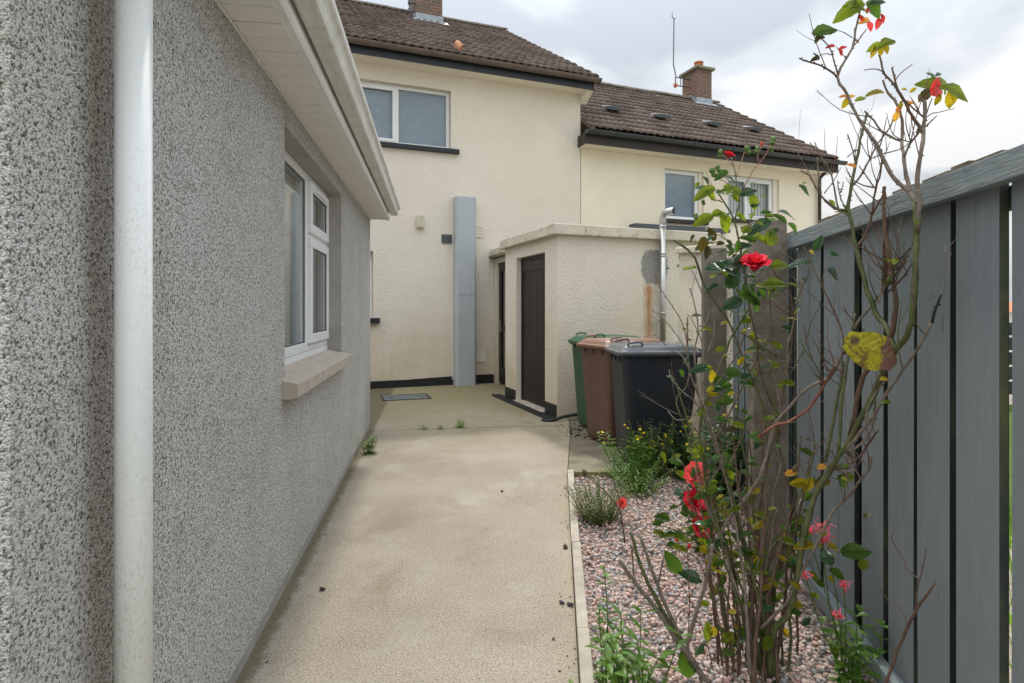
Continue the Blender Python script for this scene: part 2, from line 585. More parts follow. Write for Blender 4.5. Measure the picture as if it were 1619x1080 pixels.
# gravel: each stone its own tint
a = Mat('gravel_stone', 0.85, 0.25)
c = a.ramp(a.island(), [(0.0, (0.60, 0.40, 0.345)), (0.20, (0.72, 0.54, 0.475)), (0.38, (0.62, 0.47, 0.415)), (0.52, (0.78, 0.66, 0.60)), (0.63, (0.66, 0.57, 0.52)), (0.70, (0.36, 0.37, 0.38)), (0.83, (0.47, 0.475, 0.475)), (0.93, (0.24, 0.245, 0.255)), (1.0, (0.62, 0.53, 0.49))])
c.node.color_ramp.interpolation = 'CONSTANT'
sp = a.noise(170, 3, 0.7)
c = a.mix(a.ramp(sp, [(0.35, 0.5), (0.6, 0.0)]), c, (0.5, 0.42, 0.38), 'MULTIPLY')
a.color(c)
a.bump(sp, 0.25, 0.002)
M['gravel'] = a.m
simple('gravel_fines', (0.42, 0.34, 0.30), 0.95, 0.1, var=0.5, scale=90, bump=0.8, bscale=120)
simple('pebble_dark', (0.06, 0.062, 0.066), 0.8, 0.2, var=0.4, scale=60)
simple('pebble_brown', (0.14, 0.09, 0.06), 0.8, 0.2, var=0.4, scale=60)

# roof tiles: weathered brown concrete with lichen
a = Mat('roof_tile', 0.9, 0.15)
c = a.ramp(a.rand(), [(0.0, (0.085, 0.062, 0.052)), (0.5, (0.13, 0.098, 0.083)), (1.0, (0.18, 0.138, 0.118))])
c = a.mix(a.ramp(a.noise(16, 5, 0.7), [(0.45, 0.0), (0.7, 0.7)]), c, (0.27, 0.225, 0.195))
c = a.mix(a.ramp(a.noise(9, 4, 0.7), [(0.60, 0.0), (0.75, 0.55)]), c, (0.22, 0.19, 0.09))
a.color(c)
a.bump(a.noise(70, 4, 0.7), 0.4, 0.006)
M['tile'] = a.m
simple('ridge_tile', (0.17, 0.145, 0.12), 0.9, 0.15, var=0.4, scale=10, bump=0.4)

# chimney brick
a = Mat('chimney_brick', 0.9, 0.15)
br = a.n.new('ShaderNodeTexBrick')
mp = a.n.new('ShaderNodeMapping')
mp.inputs['Rotation'].default_value = (R(90), 0, 0)
p = a.xyz()
cb = a.n.new('ShaderNodeCombineXYZ')
a.l.new(a.math('ADD', p[0], p[1]), cb.inputs[0])
a.l.new(p[2], cb.inputs[1])
a.l.new(cb.outputs[0], br.inputs['Vector'])
br.inputs['Scale'].default_value = 1.0
br.inputs['Brick Width'].default_value = 0.225
br.inputs['Row Height'].default_value = 0.075
br.inputs['Mortar Size'].default_value = 0.008
br.inputs['Color1'].default_value = (0.24, 0.115, 0.085, 1)
br.inputs['Color2'].default_value = (0.15, 0.085, 0.068, 1)
br.inputs['Mortar'].default_value = (0.34, 0.30, 0.25, 1)
c = a.mix(a.ramp(a.noise(5, 6, 0.7), [(0.40, 0.0), (0.62, 0.8)]), br.outputs[0], (0.17, 0.14, 0.11))
a.color(c)
a.bump(a.math('SUBTRACT', 1.0, br.outputs['Fac']), 0.6, 0.008)
M['brick'] = a.m

# painted fence timber
a = Mat('fence_paint', 0.62, 0.3)
gr = a.noise(9, 6, 0.65, (6, 6, 0.35), 0.6)
gr2 = a.noise(60, 3, 0.6, (4, 4, 0.08))
kn = a.voro(3.2, 'Distance', 'F1', (1, 3.2, 1))
c = a.ramp(gr, [(0.3, (0.170, 0.198, 0.212)), (0.7, (0.205, 0.236, 0.250))])
c = a.mix(a.math('MULTIPLY', a.rand(), 0.35), c, (0.17, 0.19, 0.20))
c = a.mix(a.ramp(a.noise(4, 5, 0.7), [(0.64, 0.0), (0.8, 0.4)]), c, (0.13, 0.15, 0.10))
c = a.mix(a.ramp(kn, [(0.05, 0.65), (0.10, 0.0)]), c, (0.10, 0.115, 0.12))
c = a.mix(a.ramp(a.noise(26, 4, 0.8, (1, 1, 0.35)), [(0.60, 0.0), (0.74, 0.45)]), c, (0.13, 0.15, 0.155))
a.color(c)
a.bump(a.math('ADD', gr, a.math('MULTIPLY', gr2, 0.5)), 0.5, 0.007)
M['fence_paint'] = a.m
a = Mat('rail_paint', 0.62, 0.3)
gr = a.noise(9, 6, 0.65, (6, 0.5, 5), 1.2)
gr2 = a.noise(30, 4, 0.6, (3, 0.25, 3), 0.8)
c = a.ramp(gr, [(0.3, (0.16, 0.195, 0.205)), (0.7, (0.23, 0.265, 0.275))])
a.color(c)
a.bump(a.math('ADD', gr, gr2), 0.6, 0.008)
M['rail_paint'] = a.m
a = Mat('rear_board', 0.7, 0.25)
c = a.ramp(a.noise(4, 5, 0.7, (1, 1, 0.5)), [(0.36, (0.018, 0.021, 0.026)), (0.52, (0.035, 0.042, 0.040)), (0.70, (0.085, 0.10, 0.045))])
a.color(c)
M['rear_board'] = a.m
simple('weathered_wood', (0.20, 0.17, 0.12), 0.9, 0.1, var=0.35, scale=14)
simple('old_timber', (0.23, 0.20, 0.16), 0.9, 0.1, var=0.3, scale=12)

# doors, bins
a = Mat('brown_door', 0.42, 0.35)
n = a.noise(5, 5, 0.6, (6, 6, 0.5))
a.color(a.ramp(n, [(0.3, (0.012, 0.009, 0.008)), (0.7, (0.026, 0.020, 0.018))]))
M['brown_door'] = a.m


def plastic(name, col, scuff, rough=0.42):
    a = Mat(name, rough, 0.4)
    n = a.noise(6, 6, 0.7)
    c = a.ramp(n, [(0.3, tuple(q * 0.82 for q in col)), (0.7, tuple(q * 1.15 for q in col))])
    s_ = a.noise(16, 5, 0.75, (1, 1, 0.22))
    c = a.mix(a.ramp(s_, [(0.63, 0.0), (0.78, 0.55)]), c, scuff)
    a.color(c)
    a.bump(a.noise(260, 2, 0.5), 0.08, 0.002)
    M[name] = a.m


plastic('bin_black', (0.022, 0.027, 0.035), (0.10, 0.10, 0.105), 0.38)
plastic('bin_brown', (0.135, 0.075, 0.053), (0.24, 0.155, 0.12))
plastic('bin_green', (0.030, 0.085, 0.045), (0.08, 0.15, 0.09))
plastic('lid_brown', (0.22, 0.118, 0.085), (0.38, 0.24, 0.19))
plastic('lid_green', (0.05, 0.14, 0.075), (0.14, 0.24, 0.16))
plastic('lid_black', (0.105, 0.115, 0.13), (0.20, 0.21, 0.22), 0.22)
simple('rubber', (0.02, 0.02, 0.02), 0.8, 0.2)
simple('white_paint', (0.78, 0.77, 0.74), 0.6, 0.3)
simple('cover_metal', (0.16, 0.175, 0.185), 0.55, 0.4, 0.3, var=0.4, scale=14, bump=0.7, bscale=120)
simple('cover_frame', (0.045, 0.05, 0.052), 0.6, 0.4, 0.2, var=0.3, scale=14)

# window glass: Fresnel mirror over a see-through pane
def glass(name, tint, gloss):
    m = bpy.data.materials.new(name)
    m.use_nodes = True
    n, l = m.node_tree.nodes, m.node_tree.links
    n.remove(n['Principled BSDF'])
    t = n.new('ShaderNodeBsdfTransparent')
    t.inputs[0].default_value = (*tint, 1)
    g = n.new('ShaderNodeBsdfGlossy')
    g.inputs['Roughness'].default_value = 0.015
    lw = n.new('ShaderNodeLayerWeight')
    lw.inputs[0].default_value = 0.5
    pw = n.new('ShaderNodeMath')
    pw.operation = 'POWER'
    l.new(lw.outputs['Facing'], pw.inputs[0])
    pw.inputs[1].default_value = 4.0
    f = n.new('ShaderNodeMath')
    f.operation = 'MULTIPLY_ADD'
    l.new(pw.outputs[0], f.inputs[0])
    f.inputs[1].default_value = 1.0 - gloss
    f.inputs[2].default_value = gloss
    mx_ = n.new('ShaderNodeMixShader')
    l.new(f.outputs[0], mx_.inputs[0])
    l.new(t.outputs[0], mx_.inputs[1])
    l.new(g.outputs[0], mx_.inputs[2])
    l.new(mx_.outputs[0], n['Material Output'].inputs[0])
    M[name] = m


glass('pane', (0.96, 0.98, 0.98), 0.06)
glass('pane_dim', (0.94, 0.98, 1.0), 0.10)


def leafmat(name, col, col2, rough=0.4, trans=0.45, spec=0.5, veins=False):
    m = bpy.data.materials.new(name)
    m.use_nodes = True
    n, l = m.node_tree.nodes, m.node_tree.links
    p = n['Principled BSDF']
    p.inputs['Roughness'].default_value = rough
    p.inputs['Specular IOR Level'].default_value = spec
    tcx = n.new('ShaderNodeTexCoord')
    nz = n.new('ShaderNodeTexNoise')
    nz.inputs['Scale'].default_value = 30
    nz.inputs['Detail'].default_value = 5
    l.new(tcx.outputs['Object'], nz.inputs['Vector'])
    gi = n.new('ShaderNodeNewGeometry')
    ad = n.new('ShaderNodeMath')
    ad.operation = 'ADD'
    l.new(nz.outputs[0], ad.inputs[0])
    mu = n.new('ShaderNodeMath')
    mu.operation = 'MULTIPLY_ADD'
    l.new(gi.outputs['Random Per Island'], mu.inputs[0])
    mu.inputs[1].default_value = 0.5
    mu.inputs[2].default_value = -0.25
    l.new(mu.outputs[0], ad.inputs[1])
    rp = n.new('ShaderNodeValToRGB')
    rp.color_ramp.elements[0].position = 0.3
    rp.color_ramp.elements[0].color = (*col, 1)
    rp.color_ramp.elements[1].position = 0.72
    rp.color_ramp.elements[1].color = (*col2, 1)
    l.new(ad.outputs[0], rp.inputs[0])
    l.new(rp.outputs[0], p.inputs['Base Color'])
    if veins:
        sx = n.new('ShaderNodeSeparateXYZ')
        l.new(tcx.outputs['Object'], sx.inputs[0])

        def mm(op, a_, b_):
            k_ = n.new('ShaderNodeMath')
            k_.operation = op
            for ii, vv in enumerate((a_, b_)):
                if isinstance(vv, (int, float)):
                    k_.inputs[ii].default_value = vv
                elif vv is not None:
                    l.new(vv, k_.inputs[ii])
            return k_.outputs[0]
        ax_ = mm('ABSOLUTE', sx.outputs[0], None)
        ph_ = mm('MULTIPLY', mm('SUBTRACT', sx.outputs[1], mm('MULTIPLY', ax_, 0.85)), 44.0)
        wv = mm('POWER', mm('ABSOLUTE', mm('SINE', ph_, None), None), 0.5)
        mid_ = mm('MINIMUM', mm('MULTIPLY', ax_, 28.0), 1.0)
        bp_ = n.new('ShaderNodeBump')
        bp_.inputs['Strength'].default_value = 0.8
        bp_.inputs['Distance'].default_value = 0.03
        l.new(mm('MULTIPLY', wv, mid_), bp_.inputs['Height'])
        l.new(bp_.outputs[0], p.inputs['Normal'])
    tr = n.new('ShaderNodeBsdfTranslucent')
    br_ = n.new('ShaderNodeMix')
    br_.data_type = 'RGBA'
    br_.blend_type = 'MULTIPLY'
    br_.inputs['Factor'].default_value = 1.0
    l.new(rp.outputs[0], br_.inputs['A'])
    br_.inputs['B'].default_value = (2.6, 2.3, 0.9, 1)
    l.new(br_.outputs['Result'], tr.inputs[0])
    mx_ = n.new('ShaderNodeMixShader')
    mx_.inputs[0].default_value = trans
    l.new(p.outputs[0], mx_.inputs[1])
    l.new(tr.outputs[0], mx_.inputs[2])
    l.new(mx_.outputs[0], n['Material Output'].inputs[0])
    M[name] = m


leafmat('leaf_green', (0.035, 0.10, 0.025), (0.085, 0.18, 0.035), veins=True)
leafmat('leaf_lime', (0.11, 0.19, 0.02), (0.21, 0.29, 0.03), trans=0.5, veins=True)
leafmat('leaf_gloss', (0.03, 0.085, 0.045), (0.06, 0.14, 0.07), rough=0.22, trans=0.2, spec=0.8, veins=True)
leafmat('leaf_yellow', (0.22, 0.20, 0.015), (0.42, 0.34, 0.03), trans=0.4, veins=True)
leafmat('leaf_orange', (0.45, 0.17, 0.05), (0.60, 0.36, 0.07), trans=0.4)
leafmat('leaf_brown', (0.05, 0.045, 0.02), (0.10, 0.085, 0.03), trans=0.25, veins=True)
leafmat('leaf_red', (0.40, 0.015, 0.03), (0.60, 0.05, 0.06), trans=0.4)
leafmat('weed_leaf', (0.06, 0.14, 0.025), (0.14, 0.26, 0.05))
leafmat('weed_sage', (0.13, 0.16, 0.08), (0.24, 0.25, 0.15))
leafmat('weed_dark', (0.025, 0.07, 0.025), (0.07, 0.14, 0.045))
leafmat('grass_blade', (0.08, 0.18, 0.02), (0.18, 0.34, 0.05))
leafmat('petal_red', (0.62, 0.008, 0.045), (0.88, 0.06, 0.10), rough=0.6, trans=0.12, spec=0.15)
leafmat('petal_coral', (0.72, 0.035, 0.07), (0.90, 0.22, 0.17), rough=0.6, trans=0.12, spec=0.15)
leafmat('petal_pink', (0.62, 0.09, 0.20), (0.80, 0.22, 0.34), rough=0.6, trans=0.3, spec=0.2)
leafmat('yellow_flower', (0.75, 0.55, 0.01), (0.90, 0.70, 0.03), rough=0.6, trans=0.3, spec=0.2)

# the big spotted rose leaf
a = Mat('leaf_blotched', 0.5, 0.35)
n = a.noise(38, 5, 0.7)
n2 = a.noise(120, 4, 0.7)
c = a.ramp(n2, [(0.35, (0.24, 0.25, 0.012)), (0.6, (0.47, 0.40, 0.02))])
c = a.mix(a.ramp(n, [(0.55, 0.0), (0.61, 0.85)]), c, (0.13, 0.085, 0.03))
xx = a.xyz()
c = a.mix(a.ramp(a.math('ADD', a.math('ADD', xx[0], a.math('MULTIPLY', xx[2], -0.15)), a.math('MULTIPLY', a.math('SUBTRACT', n, 0.5), 0.05)), [(0.034, 0.0), (0.040, 1.0)]), c, (0.17, 0.085, 0.065))
hx_ = a.math('ADD', a.math('POWER', a.math('ADD', xx[0], 0.035), 2.0), a.math('POWER', a.math('SUBTRACT', xx[2], 0.027), 2.0))
c = a.mix(a.ramp(a.math('MULTIPLY', a.math('ADD', hx_, a.math('MULTIPLY', n, 0.0002)), 2000.0), [(0.35, 0.9), (0.75, 0.0)]), c, (0.07, 0.045, 0.03))
vx = a.math('ABSOLUTE', a.math('ADD', xx[2], a.math('MULTIPLY', xx[0], 0.35)))
vv = a.math('ABSOLUTE', a.math('SINE', a.math('MULTIPLY', a.math('SUBTRACT', xx[0], vx), 150.0)))
c = a.mix(a.ramp(vv, [(0.04, 0.4), (0.16, 0.0)]), c, (0.18, 0.15, 0.02))
c = a.mix(a.ramp(a.math('MULTIPLY', vx, 100.0), [(0.10, 0.8), (0.24, 0.0)]), c, (0.20, 0.13, 0.03))
a.color(c)
a.bump(vv, 0.4, 0.003)
M['leaf_blotched'] = a.m


# ------------------------------------------------------------------ setting: ground, path, bed
def struct(name, mb, mat, **k):
    o = mb.build(name, mat, **k)
    o['kind'] = 'structure'
    return o


struct('ground', MB().quad((-400, -400, -0.06), (400, -400, -0.06), (400, 600, -0.06), (-400, 600, -0.06)), M['ground'])
HO = Vector((-2.377, 9.57, 0))
HA = R(21)
hx = Vector((math.cos(HA), math.sin(HA), 0))
hy = Vector((-math.sin(HA), math.cos(HA), 0))


def HP(x, y, z=0):
    p = HO + hx * x + hy * y
    return (p.x, p.y, z)


def kerbx(y):
    return 0.075 + 0.0805 * y


JA, JB = (-1.75, 6.26), (0.70, 6.60)


def wobble(pts, n, amp):
    return pts


# near slab (edge against the edging), far slab beyond the joint
near = MB()
near.quad((-9, -8, 0), (kerbx(-8), -8, 0), (kerbx(4.62), 4.62, 0), (0.62, 6.10, 0), (0.66, JB[1] - 0.008, 0), (-9, JA[1] - 1.004, 0))
path = struct('path', near, M['path'])
jt = MB().quad((-9, JA[1] - 1.03, -.018), (0.69, JB[1] - .04, -.018), (0.69, JB[1] + .04, -.018), (-9, JA[1] - .95, -.018))
struct('joint_soil', jt, M['soil'])
far = MB()
far.quad((-9, JA[1] - 0.994, 0.0), (0.66, JB[1] + 0.004, 0.0), (0.70, 6.95, 0.0), HP(1.9, -3.45), HP(2.4, 0.05), HP(-8, 0.05))
struct('yard_slab', far, M['path'])
MB  # joint shows the ground below
bs = MB().quad((kerbx(4.62) + 0.006, 4.625, -0.012), (2.2, 4.625, -0.012), (2.5, 7.5, -0.012), (0.705, 6.95, -0.012), (0.665, 6.6, -0.012), (0.625, 6.1, -0.012))
struct('bin_stand_slab', bs, M['bin_stand_concrete'])

# dark puddled crack/rubble between slab and bins
soil = MB()
soil.quad((kerbx(0.5) + 0.05, 0.5, -0.016), (3.0, 0.5, -0.016), (3.0, 4.6, -0.016), (kerbx(4.6) + 0.05, 4.6, -0.016))
struct('bed_soil', soil, M['gravel_fines'])

# edging: concrete pieces set end to end, with the far return
edging = struct('garden_edging', MB().box(kerbx(1) + 0.012, kerbx(1) + 0.04, 0.98, 1.0, -0.05, -0.04), M['edging_concrete'])
edging['label'] = 'narrow concrete edging between path and gravel bed'
yy = 0.55
k = 0
while yy < 4.55:
    L = [0.88, 0.90, 0.86, 0.91, 0.60][k % 5]
    y2 = min(yy + L, 4.62)
    jx, jz = rnd.uniform(-.004, .004), rnd.uniform(-.004, .004)
    m = MB()
    m.add([(kerbx(yy + .004) + .004 + jx, yy + .004, -.05), (kerbx(yy) + .052 + jx, yy + .004, -.05), (kerbx(y2) + .052, y2 - .004, -.05), (kerbx(y2) + .004, y2 - .004, -.05),
           (kerbx(yy + .004) + .004 + jx, yy + .004, .045 + jz), (kerbx(yy) + .052 + jx, yy + .004, .045 + jz), (kerbx(y2) + .052, y2 - .004, .045 - jz), (kerbx(y2) + .004, y2 - .004, .045 - jz)],
          [(3, 2, 1, 0), (4, 5, 6, 7), (0, 1, 5, 4), (1, 2, 6, 5), (2, 3, 7, 6), (3, 0, 4, 7)])
    m.build('edging_piece', M['edging_concrete'], edging, bevel=0.004)
    yy = y2
    k += 1
x0 = kerbx(4.6) + .056
for k in range(2):
    MB().box(x0 + k * .80 + .003, x0 + (k + 1) * .80 - .003 if k == 0 else 1.72, 4.565, 4.615, -.05, .04 - .006 * k).build('edging_piece', M['edging_moss'], edging, bevel=0.004)

# manhole cover set in the yard slab
mh = thing('manhole_cover', 'flat grey metal drain cover set in the yard by the house', 'drain cover', (-1.62, 8.66, 0.003), R(17))
m = MB()
m.box(-.36, .36, -.265, -.235, 0, .006).box(-.36, .36, .235, .265, 0, .006).box(-.36, -.33, -.234, .234, 0, .006).box(.33, .36, -.234, .234, 0, .006)
m.build('frame', M['cover_frame'], mh)
MB().box(-.325, .325, -.23, .23, -.002, .005).build('lid', M['cover_metal'], mh)
for sx in (-.22, .22):
    MB().box(sx - .05, sx + .05, -.02, .02, .005, .008).build('keyhole', M['cover_frame'], mh)

# ------------------------------------------------------------------ bungalow on the left
BA = math.atan(0.1389)
bung = thing('bungalow', 'grey pebbledashed bungalow with white eaves and downpipe along the path', 'bungalow', (-0.699, 0, 0), BA)
YN, YF, ZS = 0.949, 6.40, 2.352
WY0, WY1, WZ0, WZ1 = 2.709, 4.396, 1.03, 2.225
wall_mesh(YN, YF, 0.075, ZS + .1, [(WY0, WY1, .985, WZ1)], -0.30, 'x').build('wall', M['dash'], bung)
m = MB()
m.quad((0, YN + .0, .075), (-4.2, YN, .075), (-4.2, YN, 2.6), (0, YN, 2.6)) if False else None
m = MB().box(-4.5, -.302, YN, YN + .28, 0.075, 2.45).box(-4.5, -.302, YF - .28, YF, 0.075, 2.45)
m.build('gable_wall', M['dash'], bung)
MB().box(-.30, -.014, YN + .01, YF - .012, -.06, .078).build('plinth', M['smooth_plaster'], bung)
# smooth plaster band round the opening reveals
rv = MB()
rv.box(-.105, -.002, WY1 - .006, WY1 + .001, WZ0, WZ1)
rv.box(-.105, -.002, WY0 - .001, WY0 + .006, WZ0, WZ1)
rv.box(-.105, -.002, WY0 + .006, WY1 - .006, WZ1 - .006, WZ1 + .001)
rv.build('window_reveal', M['smooth_plaster'], bung)
# window: frame, casements, panes
win = MB()
fx0, fx1 = -.165, -.105
MY = 3.685


def framebox(m, x0, x1, y0, y1, z0, z1, t):
    m.box(x0, x1, y0, y1, z0, z0 + t).box(x0, x1, y0, y1, z1 - t, z1)
    m.box(x0, x1, y0, y0 + t, z0 + t, z1 - t).box(x0, x1, y1 - t, y1, z0 + t, z1 - t)


a0, a1, b0, b1 = WY0 + .007, WY1 - .007, WZ0 + .05, WZ1 - .007
framebox(win, fx0, fx1, a0, a1, b0, b1, .055)
win.box(fx0, fx1, MY - .03, MY + .03, b0 + .055, b1 - .055)
win.box(fx0, fx1, MY + .03, a1 - .055, 1.80, 1.85)
wobj = win.build('window', M['upvc'], bung, bevel=.004)
MB().box(fx0 - .02, fx1 + .003, a0, a1, WZ0 + .004, b0 - .002).build('window_foot', M['upvc'], wobj)
for (z0, z1) in ((b0 + .045, 1.81), (1.842, b1 - .045)):
    m = MB()
    framebox(m, fx1 - .03, fx1 + .022, MY + .022, a1 - .045, z0, z1, .062)
    m.build('casement', M['upvc'], wobj, bevel=.006)
    MB().box(fx1 + .004, fx1 + .008, MY + .07, a1 - .09, z0 + .05, z1 - .05).build('pane', M['pane'], wobj)
    g = MB()
    framebox(g, fx1 + .009, fx1 + .012, MY + .084, a1 - .107, z0 + .062, z1 - .062, .005)
    g.build('gasket', M['black_paint'], wobj)
MB().box(fx1 + .02, fx1 + .034, MY + .16, a1 - .20, b1 - .092, b1 - .076).build('trickle_vent', M['upvc'], wobj)
MB().box(fx1 - .016, fx1 - .012, a0 + .05, MY - .025, b0 + .05, b1 - .05).build('pane', M['pane'], wobj)
g = MB()
framebox(g, fx1 - .011, fx1 - .008, a0 + .055, MY - .03, b0 + .055, b1 - .055, .006)
g.build('gasket', M['black_paint'], wobj)
# curtain with folds and a roller blind inside
cm = MB()
prev = None
npt = 90
for i in range(npt):
    y = 2.6 + (4.5 - 2.6) * i / (npt - 1)
    x = -.225 + .022 * math.sin(i * 1.15) + .010 * math.sin(i * .37)
    if prev:
        cm.quad((prev[0], prev[1], .9), (x, y, .9), (x, y, 2.3), (prev[0], prev[1], 2.3))
    prev = (x, y)
cm.build('curtain', M['curtain'], bung, smooth=True)
bl = MB()
for k in range(5):
    bl.box(-.186, -.176, 2.66, 3.68, 2.19 - k * .03, 2.212 - k * .03)
bl.build('blind', M['room_grey'], bung)
MB().box(-3.2, -.6, 2.2, 4.9, .9, .92).build('room_floor', M['room_dark'], bung)
# stone sill
sm = MB()
sm.prism_y([(-.105, WZ0 + .012), (.075, 1.0), (.075, .935), (.045, .928), (-.105, .928)], WY0 - .055, WY1 + .06)
sm.build('window_sill', M['sill_concrete'], bung, bevel=.004)
# eave: individual soffit boards, trim, fascia, gutter
sof = MB().box(.17, .19, YN - .2, YF + .02, ZS - .012, ZS + .01).build('soffit', M['soffit_trim'], bung)
bd = MB().prism_x([(.0, .003), (.003, .0), (.104, 0), (.107, .004), (.109, .012), (0, .012)], -.02, .168).mesh('board', M['soffit_board'])
k = 0
y = YN - .2
while y < YF:
    place('board', bd, sof, (0, y, ZS + rnd.uniform(-.0007, .0007)))
    y += .1145
MB().box(-.02, .17, YN - .2, YF, ZS + .0135, ZS + .018).build('soffit_backing', M['room_dark'], bung)
MB().prism_y([(-.02, ZS - .006), (.004, ZS - .006), (.004, ZS - .014), (-.02, ZS - .014)], YN - .1, YF).build('wall_trim', M['soffit_trim'], sof)
MB().box(-.02, .19, YF + .002, YF + .02, ZS - .004, 2.50).build('eave_end', M['soffit_trim'], bung)
fz = 2.338
MB().prism_y([(.191, fz), (.206, fz - .004), (.217, fz + .006), (.217, fz + .030), (.208, fz + .036), (.206, 2.50), (.191, 2.50)], YN - .2, YF + .02).build('fascia', M['soffit_trim'], bung)
gp = [(.219, 2.50), (.219, 2.404), (.228, 2.398), (.288, 2.400), (.296, 2.405), (.302, 2.425), (.304, 2.445), (.312, 2.462), (.325, 2.474), (.328, 2.485), (.328, 2.503), (.320, 2.505)]
prof = gp + [(.320, 2.484), (.306, 2.470), (.298, 2.448), (.294, 2.42), (.286, 2.407), (.228, 2.405), (.223, 2.41), (.223, 2.50)]
gut = MB().prism_y(prof, YN - .2, YF + .045).build('gutter', M['dirty_upvc'], bung)
MB().prism_y(gp, YF + .046, YF + .052).build('gutter_stop', M['dirty_upvc'], gut)
MB().prism_y([(.24, 2.505), (.24, 2.53), (-2.4, 3.45), (-4.9, 2.53), (-4.9, 2.505), (-2.4, 3.42)], YN - .2, YF + .03).build('roof', M['tile'], bung)
dp = MB().tube([(.075, 1.187, -.02), (.075, 1.187, 2.3)], .034, 28).build('downpipe', M['downpipe'], bung, smooth=True)
MB().tube([(.075, 1.187, 2.295), (.10, 1.187, 2.36), (.23, 1.187, 2.40), (.268, 1.187, 2.45)], .034, 20).build('offset_bend', M['downpipe'], dp, smooth=True)

# ------------------------------------------------------------------ tile piece
TW = 0.30


def tile_mesh():
    m = MB()
    nx = 12
    prof = []
    for i in range(nx + 1):
        t = i / nx
        prof.append((t * TW, 0.024 * (0.5 - 0.5 * math.cos(t * 2 * math.pi * 2)) ** 0.8))
    L, th = 0.40, 0.036
    vs = []
    for (x, z) in prof:
        vs += [(x, 0, z - th), (x, 0, z), (x, L, z)]
    fs = []
    for i in range(nx):
        o, p_ = i * 3, i * 3 + 3
        fs += [(o, p_, p_ + 1, o + 1), (o + 1, p_ + 1, p_ + 2, o + 2)]
    fs += [(0, 1, 2), (nx * 3, nx * 3 + 2, nx * 3 + 1)]
    m.add(vs, fs)
    me = m.mesh('tile', M['tile'], True)
    return me


TILE = tile_mesh()


def tiled_roof(parent, x0, ncol, y0, z0, pitch, yridge, back=True):
    t = math.tan(pitch)
    zr = z0 + (yridge - y0) * t
    x1 = x0 + ncol * TW
    slope = (yridge - y0) / math.cos(pitch)
    deck = MB()
    deck.quad((x0 + .02, y0 + .05, z0 - .03), (x1 - .02, y0 + .05, z0 - .03), (x1 - .02, yridge, zr - .06), (x0 + .02, yridge, zr - .06))
    deck.quad((x0 + .02, yridge, zr - .06), (x1 - .02, yridge, zr - .06), (x1 - .02, 2 * yridge - y0, z0 - .03), (x0 + .02, 2 * yridge - y0, z0 - .03))
    roof = deck.build('roof', M['tile'], parent)
    for xe_ in (x0 + .004, x1 - .045):
        MB().prism_x([(y0 + .03, z0 - .05), (yridge, zr - .08), (yridge, zr + .03), (y0 + .03, z0 + .03)], xe_, xe_ + .042).build('verge_mortar', M['ridge_tile'], roof)
    gauge = 0.345
    nrow = int(slope / gauge)
    gauge = slope / nrow
    for r_ in range(nrow):
        for c_ in range(ncol):
            d = r_ * gauge
            tilt = pitch - math.asin(0.046 / 0.40)
            place('tile', TILE, roof, (x0 + c_ * TW + rnd.uniform(-.003, .003), y0 + d * math.cos(pitch), z0 + d * math.sin(pitch) + .040 + rnd.uniform(-.004, .004)), (tilt + rnd.uniform(-.008, .008), rnd.uniform(-.006, .006), rnd.uniform(-.006, .006)))
    hp = [(.12 * math.cos(math.pi * i / 8), .10 * math.sin(math.pi * i / 8)) for i in range(9)]
    hp2 = [(q[0] * .86, q[1] * .86 - .004) for q in hp][::-1]
    rme = MB().prism_x([(p_[0], p_[1]) for p_ in hp + hp2], 0, .445).mesh('ridge_tile', M['ridge_tile'])
    n = int((x1 - x0) / .45)
    for i in range(n + 1):
        xx_ = min(x0 + i * .45, x1 - .445)
        if i == n and x1 - (x0 + n * .45) < .05:
            break
        place('ridge_tile', rme, roof, (xx_ + (.0015 if i == n else 0), yridge, zr - .012 + rnd.uniform(-.006, .006) + (.004 if i == n else 0)), (rnd.uniform(-.02, .02), 0, 0))
    return roof, zr


def gutter_x(parent, x0, x1, y, z, mat, r=.055):
    prof = [(y + r * math.cos(math.pi + math.pi * i / 10), z + r * math.sin(math.pi + math.pi * i / 10)) for i in range(11)]
    prof += [(y + (r - .005) * math.cos(2 * math.pi - math.pi * i / 10), z + (r - .005) * math.sin(2 * math.pi - math.pi * i / 10)) for i in range(11)]
    g_ = MB().prism_x(prof, x0, x1).build('gutter', mat, parent)
    for xe in (x0, x1):
        MB().prism_x([(y + (r + .002) * math.cos(math.pi + math.pi * i / 10), z + (r + .002) * math.sin(math.pi + math.pi * i / 10)) for i in range(11)], xe - .004, xe + .012).build('gutter_stop', mat, g_)
    x = x0 + .45
    while x < x1:
        m_ = MB().prism_x([(y + (r + .006) * math.cos(math.pi + math.pi * i / 10), z + (r + .006) * math.sin(math.pi + math.pi * i / 10)) for i in range(11)] + [(y + r + .006, z + .012), (y - r - .006, z + .012)], x, x + .035)
        m_.build('gutter_bracket', mat, g_)
        x += .98
    return g_


